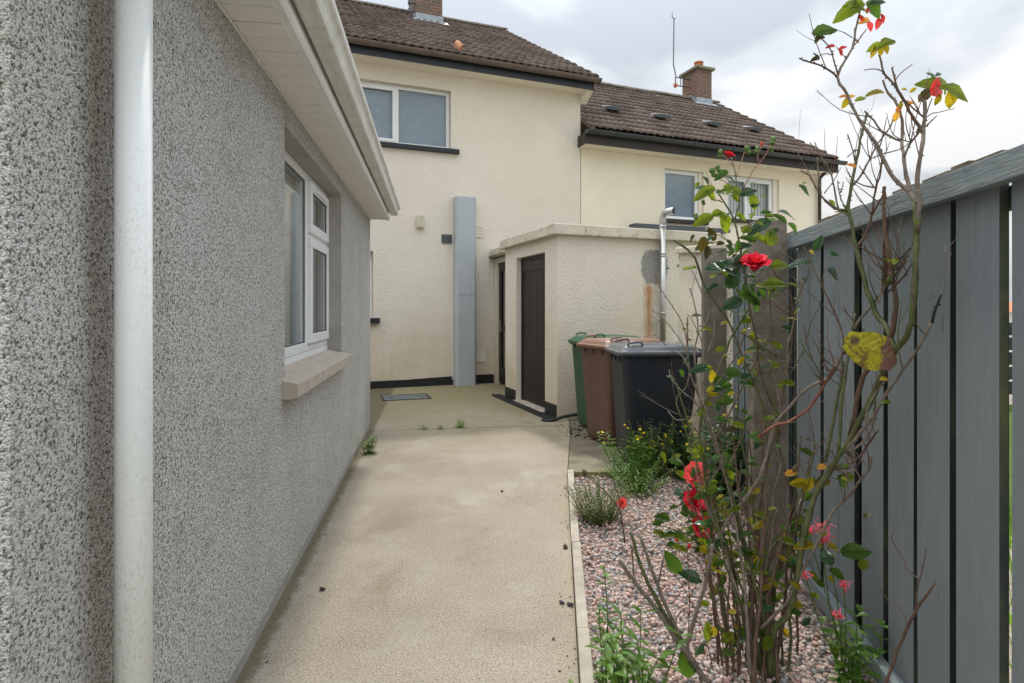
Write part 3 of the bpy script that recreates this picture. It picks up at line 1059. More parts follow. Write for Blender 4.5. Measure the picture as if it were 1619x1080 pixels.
def window_y(parent, x0, x1, z0, z1, mull=None, setback=.10, t=.055, pane='pane_dim', back='room_grey', opener=None, ind=.03):
    m_ = MB()
    y0_, y1_ = setback, setback + .06
    m_.box(x0, x1, y0_, y1_, z0, z0 + t).box(x0, x1, y0_, y1_, z1 - t, z1)
    m_.box(x0, x0 + t, y0_, y1_, z0 + t, z1 - t).box(x1 - t, x1, y0_, y1_, z0 + t, z1 - t)
    xs = [x0 + t]
    if mull:
        m_.box(mull - .03, mull + .03, y0_, y1_, z0 + t, z1 - t)
        xs += [mull - .03, mull + .03]
    xs.append(x1 - t)
    w_ = m_.build('window', M['upvc'], parent, bevel=.006)
    for i in range(0, len(xs), 2):
        MB().box(xs[i] - .005, xs[i + 1] + .005, y0_ + .03, y0_ + .036, z0 + t - .005, z1 - t + .005).build('pane', M[pane], w_)
        if opener is None or i // 2 in opener:
            o_ = MB()
            a_, b_, c_, d_ = xs[i] + .001, xs[i + 1] - .001, z0 + t + .001, z1 - t - .001
            s_ = .045
            o_.box(a_, b_, y0_ - .016, y0_ + .028, c_, c_ + s_).box(a_, b_, y0_ - .016, y0_ + .028, d_ - s_, d_)
            o_.box(a_, a_ + s_, y0_ - .016, y0_ + .028, c_ + s_, d_ - s_).box(b_ - s_, b_, y0_ - .016, y0_ + .028, c_ + s_, d_ - s_)
            o_.build('casement', M['upvc'], w_, bevel=.006)
    MB().box(x0 + .01, x1 - .01, y1_ + ind, y1_ + ind + .02, z0 + .01, z1 - .01).build('interior', M[back], w_)
    return w_


def chimney(parent, x0, x1, y0, y1, zb, zt, roof_t, flash=True, pots=1):
    ch = MB().box(x0, x1, y0, y1, zb - .8, zt).build('chimney', M['brick'], parent)
    MB().box(x0 - .075, x1 + .075, y0 - .075, y1 + .075, zt, zt + .075).build('cap', M['cap_stone'], ch, bevel=.015)
    for i in range(pots):
        px = (x0 + x1) / 2
        py = y0 + (y1 - y0) * (i + .5) / pots - .08
        m_ = MB().lathe([(.10, zt + .07), (.095, zt + .19), (.125, zt + .20), (.125, zt + .225), (.10, zt + .235), (.10, zt + .26), (.13, zt + .268), (.13, zt + .30), (.09, zt + .30), (.085, zt + .12)], px, py, 16)
        m_.build('pot', M['terracotta'], ch, smooth=False)
    # lead: front apron and stepped side soakers
    f_ = MB()
    f_.box(x0 - .02, x1 + .02, y0 - .022, y0 - .002, zb - .06, zb + .16)
    f_.add([(x0 - .12, y0 - .18, zb - .05 - .18 * roof_t + .075), (x1 + .12, y0 - .18, zb - .05 - .18 * roof_t + .075), (x1 + .12, y0 - .01, zb + .035), (x0 - .12, y0 - .01, zb + .035)], [(0, 1, 2, 3)])
    for k_ in range(3):
        ya, yb = y0 + k_ * .12, y0 + (k_ + 1) * .12
        f_.box(x0 - .014, x0 - .002, ya + .001, yb, zb - .05, zb + .17 + k_ * .075)
        f_.box(x1 + .002, x1 + .014, ya + .001, yb, zb - .05, zb + .17 + k_ * .075)
    f_.build('flashing', M['lead'], ch)
    return ch


# ------------------------------------------------------------------ tall cream house
house = thing('cream_house', 'tall cream rendered house with brown tiled roof and long grey boxing', 'house', HO, HA)
HX1 = 3.96
UW = (-.34, 1.39, 4.165, 5.20)
LW = (-1.25, .042, 1.195, 2.315)
wall_mesh(-6, HX1, -.1, 5.475, [UW, LW], .30, 'y').build('wall', M['cream_render'], house)
MB().box(HX1 - .30, HX1 - .001, .302, 9.2, -.1, 5.6).build('gable_wall', M['cream_render'], house)
g = MB()
g.prism_x([(.302, 5.6), (8.9, 5.6), (4.6, 8.68)], HX1 - .30, HX1 - .001)
g.build('gable_peak', M['cream_render'], house)
# black base band, hand-painted top edge
m = MB()
bpts = [(-3.0, .13), (-.8, .12), (0.0, .125), (.6, .128), (1.0, .142), (1.45, .155)]
for (xa, za), (xb, zb) in zip(bpts, bpts[1:]):
    m.add([(xa, -.008, -.05), (xb, -.008, -.05), (xb, -.008, zb), (xa, -.008, za), (xa, .0, za), (xb, .0, zb)], [(0, 1, 2, 3), (3, 2, 5, 4)])
m.build('base_band', M['black_paint'], house)
MB().box(1.802, 2.19, -.008, .0, -.05, .16).build('base_band', M['black_paint'], house)
w = window_y(house, UW[0] + .004, UW[1] - .004, UW[2] + .004, UW[3] - .004, mull=.455, opener=[0])
MB().box(UW[0] - .14, UW[1] + .14, -.07, .10, 4.085, 4.163).build('window_sill', M['dark_fascia'], house, bevel=.006)
window_y(house, LW[0] + .004, LW[1] - .004, LW[2] + .004, LW[3] - .004, mull=-.6, opener=[0])
MB().box(LW[0] - .1, LW[1] + .105, -.07, .10, 1.105, 1.193).build('window_sill', M['dark_fascia'], house, bevel=.006)
# eave
MB().box(-6, 4.08, -.30, -.004, 5.472, 5.482).build('soffit', M['cream_smooth'], house)
MB().box(-6, 4.085, -.325, -.301, 5.468, 5.66).build('fascia', M['dark_fascia'], house)
MB().prism_x([(-.299, 5.30 + .19), (-.001, 5.30), (-.001, 5.47), (-.299, 5.471)], HX1 + .001, 4.082).build('eave_end', M['cream_smooth'], house)
gutter_x(house, -5.5, 4.16, -.398, 5.655, M['brown_gutter'], .072)
roof_t, zr_t = tiled_roof(house, -1.25, 18, -.40, 5.69, R(32), 4.6)
MB().prism_x([(-.30, 5.62), (4.6, 8.68), (9.5, 5.62), (9.5, 5.50), (4.6, 8.56), (-.30, 5.50)], 4.06, 4.085).build('bargeboard', M['brown_fascia'], house)
chimney(house, 1.51, 2.12, 3.55, 4.35, 8.17, 9.55, math.tan(R(32)))
a_ = MB().tube([(1.36, 3.7, 8.2), (1.36, 3.7, 10.0)], .02, 8)
a_.tube([(1.36, 3.7, 8.42), (1.52, 3.72, 8.42)], .016, 6).tube([(1.36, 3.7, 8.62), (1.52, 3.72, 8.62)], .016, 6)
a_.box(1.325, 1.395, 3.66, 3.74, 8.38, 8.46).box(1.325, 1.395, 3.66, 3.74, 8.58, 8.66)
a_.build('aerial', M['aerial_metal'], house)
# grey boxing up the wall
bx = MB()
bx.prism_z([(1.46, -.205), (1.765, -.205), (1.80, -.17), (1.80, -.002), (1.425, -.002), (1.425, -.17)], -.06, 3.31)
bo = bx.build('pipe_boxing', M['grey_boxing'], house, bevel=.006)
for zz in (.85, 1.95, 2.95):
    MB().tube([(1.4252, -.09, zz), (1.421, -.09, zz)], .010, 8).build('screw', M['aerial_metal'], bo)
MB().box(1.462, 1.763, -.2068, -.2048, 1.588, 1.594).build('seam', M['vent_grey'], bo)
MB().box(1.408, 1.424, -.012, -.001, .1, 3.30).build('sealant', M['cream_smooth'], bo)
MB().box(1.801, 1.817, -.012, -.001, .17, 3.30).build('sealant', M['cream_smooth'], bo)
# bulkhead light
bl_ = MB().box(.768, .905, -.075, -.002, 2.735, 2.965).build('wall_light', M['light_body'], house, bevel=.028)
for k in range(4):
    MB().box(.79 + k * .024, .797 + k * .024, -.079, -.074, 2.78, 2.95).build('rib', M['light_body'], bl_)
for z in (2.755, 2.945):
    MB().tube([(.84, -.082, z), (.84, -.072, z)], .007, 8).build('screw', M['aerial_metal'], bl_)


def louvre(parent, x0, x1, z0, z1, mat, n=5):
    f_ = MB()
    f_.box(x0, x1, -.02, -.003, z0, z0 + .012).box(x0, x1, -.02, -.003, z1 - .012, z1).box(x0, x0 + .012, -.02, -.003, z0 + .012, z1 - .012).box(x1 - .012, x1, -.02, -.003, z0 + .012, z1 - .012)
    v_ = f_.build('wall_vent', mat, parent)
    h = (z1 - z0 - .024) / n
    for k_ in range(n):
        zz = z0 + .012 + k_ * h
        MB().prism_x([(-.018, zz), (-.004, zz + h * .75), (-.004, zz + h * .6), (-.018, zz - .004)], x0 + .013, x1 - .013).build('slat', mat, v_)
    return v_


louvre(house, 1.22, 1.40, 2.50, 2.655, M['vent_grey'], 4)
louvre(house, 1.815, 2.0, 2.64, 2.83, M['cream_smooth'], 5)
louvre(house, 1.825, 2.03, .40, .60, M['cream_smooth'], 5)

sh = tag(MB().rings([[(math.cos(a_) * r_ - .02 * i, i * .055, math.sin(a_) * r_) for a_ in [math.pi * 1.35 * j / 8 for j in range(9)]] for i, r_ in enumerate((.065, .07, .064))], cap=False).build('broken_pot_shard', M['terracotta_pale']),
         'broken terracotta pot shard lying on the tiles just above the tall house gutter', 'shard')
sh.location = HP(1.50, -.25, 5.86)
sh.rotation_euler = (R(30), R(12), HA + R(75))
so = sh.modifiers.new('thick', 'SOLIDIFY')
so.thickness = .012

# ------------------------------------------------------------------ lower neighbouring house
low = thing('lower_house', 'lower pale yellow house with black gutter and four roof vents', 'house', HP(4.0, 0), HA)
LX0, LX1 = 0.0, 6.28
W1 = (1.905, 2.90, 3.20, 4.24)
W2 = (3.50, 4.99, 3.30, 4.25)
wall_mesh(LX0 - .02, LX1, -.6, 4.46, [W1, W2], .30, 'y', outer=.012).build('wall', M['neighbour_render'], low)
MB().box(LX1 - .3, LX1 - .001, .314, 7.2, -.6, 4.6).build('gable_wall', M['neighbour_render'], low)
MB().prism_x([(.314, 4.6), (6.9, 4.6), (3.6, 7.2)], LX1 - .3, LX1 - .001).build('gable_peak', M['neighbour_render'], low)
window_y(low, W1[0] + .004, W1[1] - .09, W1[2] + .004, W1[3] - .004, setback=.09, t=.075, opener=[])
MB().box(W1[1] - .088, W1[1] - .001, .06, .30, W1[2] + .002, W1[3] - .002).build('window_reveal', M['cream_smooth'], low)
w2 = window_y(low, W2[0] + .004, W2[1] - .12, W2[2] + .004, W2[3] - .004, mull=4.15, setback=.10, t=.06, pane='pane', back='room_grey', ind=.17)
MB().box(W2[1] - .118, W2[1] - .001, .06, .30, W2[2] + .002, W2[3] - .002).build('window_reveal', M['cream_smooth'], low)
x = W2[0] + .08
while x < W2[1] - .2:
    o = MB().box(-.043, .043, -.001, .001, W2[2] + .05, W2[3] - .06).build('blind_slat', M['curtain'], w2)
    o.location = (x, .215, 0)
    o.rotation_euler = (0, 0, R(10))
    x += .085
MB().box(W1[0] - .08, W1[1] + .08, -.06, .10, 3.115, 3.198).build('window_sill', M['brown_fascia'], low, bevel=.006)
MB().box(W2[0] - .08, W2[1] + .08, -.06, .10, 3.215, 3.298).build('window_sill', M['brown_fascia'], low, bevel=.006)
MB().box(-.08, LX1 + .1, -.30, .008, 4.452, 4.462).build('soffit', M['cream_smooth'], low)
MB().box(-.10, LX1 + .12, -.325, -.301, 4.448, 4.66).build('fascia', M['brown_fascia'], low)
MB().box(-.10, -.08, -.30, -.002, 4.45, 4.66).build('fascia_return', M['brown_fascia'], low)
gutter_x(low, -.12, LX1 + .22, -.402, 4.685, M['black_gutter'], .076)
tiled_roof(low, .03, 21, -.40, 4.74, R(33), 3.55)
chimney(low, 5.33, 5.83, 3.22, 3.87, 7.1, 8.07, math.tan(R(33)))
a_ = MB().tube([(4.80, 3.5, 7.55), (4.82, 3.5, 7.9), (4.74, 3.5, 8.2), (4.76, 3.5, 9.5)], .016, 8)
a_.tube([(4.68, 3.5, 9.56), (4.76, 3.5, 9.46), (4.84, 3.5, 9.52)], .01, 6).tube([(4.70, 3.5, 9.50), (4.70, 3.5, 9.66)], .008, 6)
a_.tube([(4.80, 3.5, 7.85), (5.35, 3.55, 7.88)], .016, 6).tube([(4.80, 3.5, 7.62), (5.35, 3.55, 7.66)], .016, 6).tube([(5.0, 3.52, 7.66), (5.0, 3.52, 7.87)], .014, 6)
a_.build('aerial', M['aerial_metal'], low)
MB().box(4.77, 4.85, 3.46, 3.54, 7.58, 7.67).build('aerial_clamp', M['terracotta'], low)
for vx, vy in ((1.17, .86), (2.37, .79), (3.81, .82), (5.05, .87)):
    zz = 4.74 + (vy + .40) * math.tan(R(33)) + .03
    v_ = MB()
    v_.add([(-.16, -.16, .0), (.16, -.16, .0), (.16, .2, .1), (-.16, .2, .1), (-.15, -.16, .085), (.15, -.16, .085), (.13, .2, .125), (-.13, .2, .125)], [(3, 2, 1, 0), (4, 5, 6, 7), (0, 1, 5, 4), (1, 2, 6, 5), (2, 3, 7, 6), (3, 0, 4, 7)])
    o = v_.build('roof_vent', M['vent_grey'], low, bevel=.01)
    o.location = (vx, vy, zz)
    o.rotation_euler = (R(12), 0, 0)
MB().tube([(6.10, -.385, 4.66), (6.10, -.36, 4.55), (6.13, -.06, 4.35), (6.13, -.06, 4.2), (6.13, -.06, -.4)], .036, 12).build('downpipe', M['brown_fascia'], low, smooth=True)
MB().box(1.06, 3.4, -.22, .01, 2.95, 3.03).build('lean_to_roof', M['vent_grey'], low)

# ------------------------------------------------------------------ outhouse with coping and plank door
OO = Vector((0.551, 6.94, 0))
out = thing('outhouse', 'flat topped cream outhouse with thick coping and brown plank door', 'outhouse', OO, HA)
DZ = 2.08
DY0, DY1 = .36, 1.375
zt = 2.245
# side wall (faces left) with the door opening, front wall, recess wall with the back door
wall_mesh(0.0, 1.82, -.02, zt, [(DY0, DY1, -.02, DZ)], .22, 'x').build('side_wall', M['cream_render_pale'], out)
MB().box(.22, 2.35, 0.0, .22, -.02, zt).build('front_wall', M['cream_render_marked'], out)
MB().box(.222, .41, 1.60, 1.819, -.02, zt).build('return_wall', M['cream_render_pale'], out)
wall_mesh(1.60, 3.49, -.02, zt + .05, [(2.55, 3.36, -.02, 2.165)], .20, 'x', outer=.41).build('recess_wall', M['cream_render_pale'], out)
# smooth reveals round the plank door
rv = MB()
rv.box(.003, .11, DY1 - .006, DY1 + .001, 0, DZ).box(.003, .11, DY0 - .001, DY0 + .006, 0, DZ).box(.003, .11, DY0 + .006, DY1 - .006, DZ - .006, DZ + .001)
rv.build('door_reveal', M['cream_smooth'], out)
MB().box(-.05, .20, DY0 + .008, DY1 - .008, -.02, .035).build('door_step', M['sill_concrete'], out)
# coping slabs
cop = MB()
cop.box(-.085, .35, -.085, 1.86, zt + .002, zt + .135)
cop.build('coping', M['coping_stone'], out, bevel=.012)
MB().box(.352, 2.42, -.085, .26, zt + .001, zt + .133).build('coping', M['coping_stone'], out, bevel=.012)
MB().box(.325, .62, 1.862, 3.48, zt + .054, zt + .175).build('coping', M['coping_stone'], out, bevel=.015)
MB().box(.30, 2.38, .262, 3.48, zt + .01, zt + .05).build('flat_roof', M['edging_moss'], out)
# black base patches
MB().box(-.009, .0, .012, DY0 - .012, -.02, .17).build('base_band', M['black_paint'], out)
MB().box(-.009, .0, DY1 + .012, 1.81, -.02, .17).build('base_band', M['black_paint'], out)
MB().box(.40, .41, 1.83, 2.54, -.02, .17).build('base_band', M['black_paint'], out)
MB().box(-.14, -.012, -.02, 2.05, -.02, .028).build('dark_kerb', M['black_paint'], out, bevel=.006)
# plank door: frame, rails, each plank
fr = MB()
fr.box(.075, .14, DY0 + .007, DY0 + .055, .036, DZ - .007).box(.075, .14, DY1 - .055, DY1 - .007, .036, DZ - .007).box(.075, .14, DY0 + .055, DY1 - .055, DZ - .055, DZ - .007)
fr.build('door_frame', M['brown_door'], out)
door = MB().box(.10, .135, DY0 + .058, DY1 - .058, .05, DZ - .06).build('door', M['brown_door'], out)
MB().box(.078, .099, DY0 + .06, DY1 - .06, DZ - .20, DZ - .062).build('top_rail', M['brown_door'], door)
n = 9
w = (DY1 - DY0 - .122) / n
pme = MB().prism_z([(0, .004), (.004, 0), (.004, w - .004 - .004), (0, w - .012), (-.002 + .012, w - .004), (.012, .0)], .055, DZ - .203)
for k in range(n):
    y0_ = DY0 + .061 + k * w
    MB().prism_z([(.085, y0_ + .008), (.085, y0_ + w - .008), (.092, y0_ + w - .002), (.099, y0_ + w - .002), (.099, y0_ + .002), (.092, y0_ + .002)], .055, DZ - .203).build('plank', M['brown_door'], door)
for z in (.25, 1.05, 1.78):
    MB().box(.066, .084, DY1 - .075, DY1 - .045, z, z + .10).build('hinge', M['black_paint'], door)
MB().box(.070, .083, DY0 + .065, DY0 + .105, 1.0, 1.09).build('latch', M['steel'], door)
# glazed back door in the recess
bd_ = MB()
bd_.box(.445, .49, 2.56, 3.352, .03, .30).box(.445, .49, 2.56, 3.352, 2.02, 2.16).box(.445, .49, 2.56, 2.68, .30, 2.02).box(.445, .49, 3.235, 3.352, .30, 2.02).box(.445, .49, 2.68, 3.235, .95, 1.06)
bdo = bd_.build('back_door', M['brown_door'], out)
MB().box(.468, .474, 2.68, 3.235, .30, .95).build('pane', M['pane_dim'], bdo)
MB().box(.468, .474, 2.68, 3.235, 1.06, 2.02).build('pane', M['pane_dim'], bdo)
hd = MB().box(.438, .446, 3.262, 3.298, .94, 1.16).tube([(.446, 3.28, 1.06), (.405, 3.28, 1.06), (.40, 3.27, 1.06), (.40, 3.16, 1.06)], .009, 8)
hd.build('handle', M['steel'], bdo)
MB().box(.62, .64, 1.9, 3.45, 0, 2.29).build('interior', M['room_dark'], out)
# stainless flue
fl = MB().tube([(1.47, -.09, .35), (1.47, -.09, 2.46)], .040, 18).build('flue', M['steel'], out, smooth=True)
MB().tube([(1.47, -.09, 2.455), (1.47, -.092, 2.53), (1.475, -.115, 2.585), (1.50, -.17, 2.60), (1.53, -.235, 2.60)], .042, 16, cap=False).build('elbow', M['steel'], fl, smooth=True)
MB().tube([(1.528, -.23, 2.60), (1.531, -.236, 2.60)], .036, 16).build('flue_mouth', M['black_paint'], fl)
for z in (1.28, 2.02, 2.05, 2.40):
    MB().lathe([(.041, z), (.045, z + .003), (.045, z + .02), (.041, z + .023)], 1.47, -.09, 18).build('joint_band', M['steel'], fl, smooth=True)
for z in (1.18, 2.28):
    MB().box(1.30, 1.47, -.075, -.055, z, z + .02).build('clamp', M['steel'], fl)
# black waste pipe along the foot of the front wall
wp = tag(MB().tube([(0.36, 6.83, .012), (.43, 6.79, .012), (.52, 6.80, .025), (.62, 6.87, .045), (.80, 6.95, .06), (1.1, 7.06, .07)], .019, 10).build('waste_pipe', M['black_paint'], smooth=True), 'thin black plastic pipe running along the ground at the outhouse corner', 'pipe')

# ------------------------------------------------------------------ wheelie bins


def rrect(hx_, hy_, r, z, n=5, ox=0, oy=0):
    pts = []
    for (sx, sy, a0_) in ((1, 1, 0), (-1, 1, 90), (-1, -1, 180), (1, -1, 270)):
        for k_ in range(n):
            an = R(a0_ + 90 * k_ / (n - 1))
            pts.append((ox + sx * (hx_ - r) + r * math.cos(an), oy + sy * (hy_ - r) + r * math.sin(an), z))
    return pts


def make_bin(name, label, loc, rz, body, lid):
    b = thing(name, label, 'bin', loc, rz, 'wheelie bins by the outhouse wall')
    m_ = MB().rings([rrect(.245, .215, .05, .03, ox=-.02), rrect(.255, .225, .05, .06, ox=-.02), rrect(.305, .255, .045, .62), rrect(.325, .268, .04, .93), rrect(.325, .268, .04, .945), rrect(.352, .290, .04, .955), rrect(.352, .290, .04, .985)])
    bo_ = m_.build('body', M[body], b)
    bo_.modifiers.new('bevel', 'BEVEL').width = .004
    for sy in (-1, 1):
        for k_ in range(4):
            xg = -.24 + k_ * .16
            MB().add([(xg - .008, sy * .262, .945), (xg + .008, sy * .262, .945), (xg + .008, sy * .286, .952), (xg - .008, sy * .286, .952), (xg - .008, sy * .255, .86), (xg + .008, sy * .255, .86)], [(0, 1, 2, 3), (4, 5, 1, 0), (3, 2, 5, 4), (0, 3, 4), (1, 5, 2)]).build('rib', M[body], bo_)
    for k_ in range(3):
        yg = -.16 + k_ * .16
        MB().add([(-.318, yg - .008, .945), (-.318, yg + .008, .945), (-.348, yg + .008, .952), (-.348, yg - .008, .952), (-.310, yg - .008, .86), (-.310, yg + .008, .86)], [(0, 1, 2, 3), (4, 5, 1, 0), (3, 2, 5, 4), (0, 3, 4), (1, 5, 2)]).build('rib', M[body], bo_)
    l_ = MB().rings([rrect(.362, .298, .05, .968, ox=-.008), rrect(.368, .302, .05, .992, ox=-.008), rrect(.360, .295, .05, 1.0, ox=-.008), rrect(.345, .278, .05, 1.006, ox=-.006), rrect(.325, .258, .06, 1.035), rrect(.30, .235, .07, 1.050), rrect(.20, .14, .08, 1.058), rrect(.10, .06, .05, 1.060)]).build('lid', M[lid], b, smooth=False)
    l_.modifiers.new('bevel', 'BEVEL').width = .006
    for sy in (-1, 1):
        MB().tube([(-.27, sy * .235, 1.02), (-.27, sy * .235, 1.062), (-.255, sy * .235, 1.074), (-.165, sy * .235, 1.078), (-.15, sy * .235, 1.066), (-.15, sy * .235, 1.03)], .010, 8).build('lid_handle', M[lid], l_, smooth=True)
    MB().tube([(.395, -.275, 1.0), (.395, .275, 1.0)], .022, 12).build('rear_handle', M[body], b, smooth=True)
    for sy in (-.24, 0, .24):
        MB().box(.335, .40, sy - .02, sy + .02, .965, 1.012).build('hinge_lug', M[body], b)
    MB().tube([(.27, -.24, .10), (.27, .24, .10)], .012, 10).build('axle', M['aerial_metal'], b)
    for sy in (-1, 1):
        w_ = MB().tube([(.27, sy * .232, .10), (.27, sy * .28, .10)], .10, 22).build('wheel', M['rubber'], b)
        MB().tube([(.27, sy * .281, .10), (.27, sy * .287, .10)], .062, 18).build('rim', M[body], w_)
    return b


make_bin('wheelie_bin', 'black wheelie bin with shiny lid nearest the rose bushes', (1.245, 5.06, -.012), R(2), 'bin_black', 'lid_black')
bb = make_bin('wheelie_bin', 'brown wheelie bin squeezed between the green and black bins', (1.12, 5.88, -.012), R(24), 'bin_brown', 'lid_brown')
# chalky house mark on the front of the brown bin
mk = MB()
for k in range(8):
    mk.box(-.3035, -.302, -.10 + k * .022, -.10 + k * .022 + .012, .665, .68 + .004 * (k % 3))
mk.build('painted_mark', M['white_paint'], bb)
make_bin('wheelie_bin', 'dark green wheelie bin tucked against the outhouse wall', (1.085, 6.53, -.012), R(18), 'bin_green', 'lid_green')

# ------------------------------------------------------------------ boundary: posts, fence panels, cream wall
FA = -math.atan(137.5 / 900)
FO = Vector((.955, 0, 0))
fxv = Vector((math.cos(FA), math.sin(FA), 0))
fyv = Vector((-math.sin(FA), math.cos(FA), 0))


def FP(x, y, z=0):
    p_ = FO + fxv * x + fyv * y
    return (p_.x, p_.y, z)


bw = thing('boundary_wall', 'short cream rendered boundary wall behind the black bin', 'wall', FP(0, 5.5), FA)
MB().prism_x([(-1.09, -.06), (1.30, -.06), (1.30, 2.0), (-1.09, 1.78)], -.02, .19).build('render', M['cream_render_pale'], bw)
MB().prism_x([(-1.09, 1.782), (1.30, 2.002), (1.30, 2.07), (-1.09, 1.85)], -.06, .23).build('coping', M['coping_stone'], bw, bevel=.01)


def concrete_post(label, y, h):
    p_ = thing('concrete_post', label, 'post', FP(-.0825, y + .055), FA, 'concrete fence posts')
    m_ = MB()
    m_.prism_z([(-.0825, -.055), (.0825, -.055), (.0825, -.02), (.05, -.02), (.05, .02), (.0825, .02), (.0825, .055), (-.0825, .055)], -.1, h)
    m_.build('shaft', M['post_concrete'], p_, bevel=.006)
    MB().add([(-.0825, -.055, h + .001), (.0825, -.055, h + .001), (.0825, .055, h + .001), (-.0825, .055, h + .001), (-.04, 0, h + .022), (.04, 0, h + .022)], [(0, 1, 5, 4), (1, 2, 5), (2, 3, 4, 5), (3, 0, 4)]).build('weathered_top', M['post_concrete'], p_)
    return p_


concrete_post('weathered concrete post at the end of the near grey fence', 2.92, 1.80)
concrete_post('farther concrete post against the cream boundary wall', 4.30, 1.80)


def fence(label, y0, y1, boards, rear):
    f_ = thing('timber_fence', label, 'fence', FP(0, y0), FA, 'grey painted fence panels')
    L = y1 - y0
    MB().box(0, .036, 0, L, 1.652, 1.722).build('top_rail', M['rail_paint'], f_, bevel=.003)
    MB().box(-.0, .040, 0, L, .062, .132).build('bottom_rail', M['rail_paint'], f_, bevel=.003)
    MB().box(.064, .098, 0, L, 1.60, 1.655).build('back_rail', M['rear_board'], f_)
    MB().box(.064, .098, 0, L, .25, .31).build('back_rail', M['rear_board'], f_)
    for (a_, b_) in boards:
        h = 1.712 + rnd.uniform(-.012, .006)
        a_ -= rnd.uniform(.0, .010)
        b_ += rnd.uniform(.0, .010)
        j0, j1, j2, j3 = [rnd.uniform(-.004, .004) for _ in range(4)]
        m_ = MB()
        zs_ = (.02, .5, 1.1, h)
        rr_ = []
        for q, z_ in enumerate(zs_):
            f0, f1 = a_ - y0 + (j0, j1, j2, j3)[q] * .8, b_ - y0 + (j3, j0, j1, j2)[q] * .8
            rr_.append([(.041, f0, z_), (.061, f0, z_), (.061, f1, z_), (.041, f1, z_)])
        m_.rings(rr_)
        o_ = m_.build('board', M['fence_paint'], f_)
        o_.data.materials.append(M['rear_board'])  # gap darkness painted onto the board edges with the rear colour
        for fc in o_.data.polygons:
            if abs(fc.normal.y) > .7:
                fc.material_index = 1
    for (a_, b_) in rear:
        h = 1.768 + rnd.uniform(-.006, .01)
        o_ = MB().box(.100, .118, a_ - y0, b_ - y0, .0, 1.69).build('rear_board', M['rear_board'], f_)
        MB().box(.100, .118, a_ - y0 + .001, b_ - y0 - .001, 1.691, h).build('weathered_top', M['weathered_wood'], o_)
    return f_


BO = [(2.735, 2.895), (2.602, 2.728), (2.405, 2.555), (2.258, 2.398), (2.03, 2.183), (1.835, 1.985), (1.645, 1.801), (1.45, 1.607), (1.235, 1.392), (1.04, 1.195), (.85, 1.0), (.65, .81), (.45, .61)]
RE = [(2.66, 2.80), (2.50, 2.64), (2.33, 2.47), (2.15, 2.30), (1.94, 2.09), (1.755, 1.90), (1.66, 1.745), (1.526, 1.64), (1.17, 1.31), (.97, 1.12), (.77, .92), (.57, .72)]
fence('long grey slatted fence beside the rose bush on the right', .3, 2.915, BO, RE)
yb = 3.04
BO2 = []
while yb < 4.2:
    BO2.append((yb, yb + .15))
    yb += .183
RE2 = [(a_ + .10, a_ + .235) for a_, b_ in BO2[:-1]]
fence('short grey fence panel between the two concrete posts', 3.032, 4.295, BO2, RE2)

# beyond the fence: lawn and a dark far fence
struct('lawn', MB().quad(FP(.16, -3, -.03), FP(7, -3, -.03), FP(7, 9, -.03), FP(.16, 9, -.03)), M['lawn'])
gm = MB()
for i in range(2600):
    p_ = FP(.2 + rnd.random() ** 1.5 * 1.6, 1.3 + rnd.random() * 4.2)
    h = rnd.uniform(.06, .26)
    an = rnd.uniform(0, 6.28)
    dx, dy_ = math.cos(an) * .006, math.sin(an) * .006
    lx, ly = rnd.uniform(-.06, .06), rnd.uniform(-.06, .06)
    gm.add([(p_[0] - dx, p_[1] - dy_, -.03), (p_[0] + dx, p_[1] + dy_, -.03), (p_[0] + lx * .4 + dx * .7, p_[1] + ly * .4 + dy_ * .7, h * .6), (p_[0] + lx * .4 - dx * .7, p_[1] + ly * .4 - dy_ * .7, h * .6), (p_[0] + lx, p_[1] + ly, h)], [(0, 1, 2, 3), (3, 2, 4)])
tag(gm.build('lawn_grass', M['grass_blade']), 'long green grass growing behind the grey fence', 'grass', kind='stuff')
ff = thing('far_fence', 'dark timber fence far across the lawn, seen through the fence gap', 'fence', (7.5, 8.5, -.03), R(10))
for k in range(5):
    MB().box(-2, 3, .0, .03, .1 + k * .22, .29 + k * .22).build('slat', M['rear_board'], ff)
for k in range(3):
    MB().box(-2 + k * 2.45, -1.9 + k * 2.45, .032, .12, 0, 1.25).build('post', M['rear_board'], ff)
fh = thing('far_bungalow', 'distant white bungalow with orange roof, seen through the fence gap', 'bungalow', (24, 26, -.03), R(15))
MB().box(-5, 5, 0, 7, 0, 1.3).build('wall', M['upvc'], fh)
MB().prism_x([(-.4, 1.25), (7.4, 1.25), (3.5, 1.75)], -5.2, 5.2).build('roof', M['terracotta'], fh)

# ------------------------------------------------------------------ gravel


def icos(sub):
    bm = bmesh.new()
    bmesh.ops.create_icosphere(bm, subdivisions=sub, radius=1.0)
    bm.verts.ensure_lookup_table()
    v_ = np.array([q.co[:] for q in bm.verts])
    f_ = np.array([[q.index for q in fc.verts] for fc in bm.faces])
    bm.free()
    return v_, f_


rng = np.random.default_rng(11)


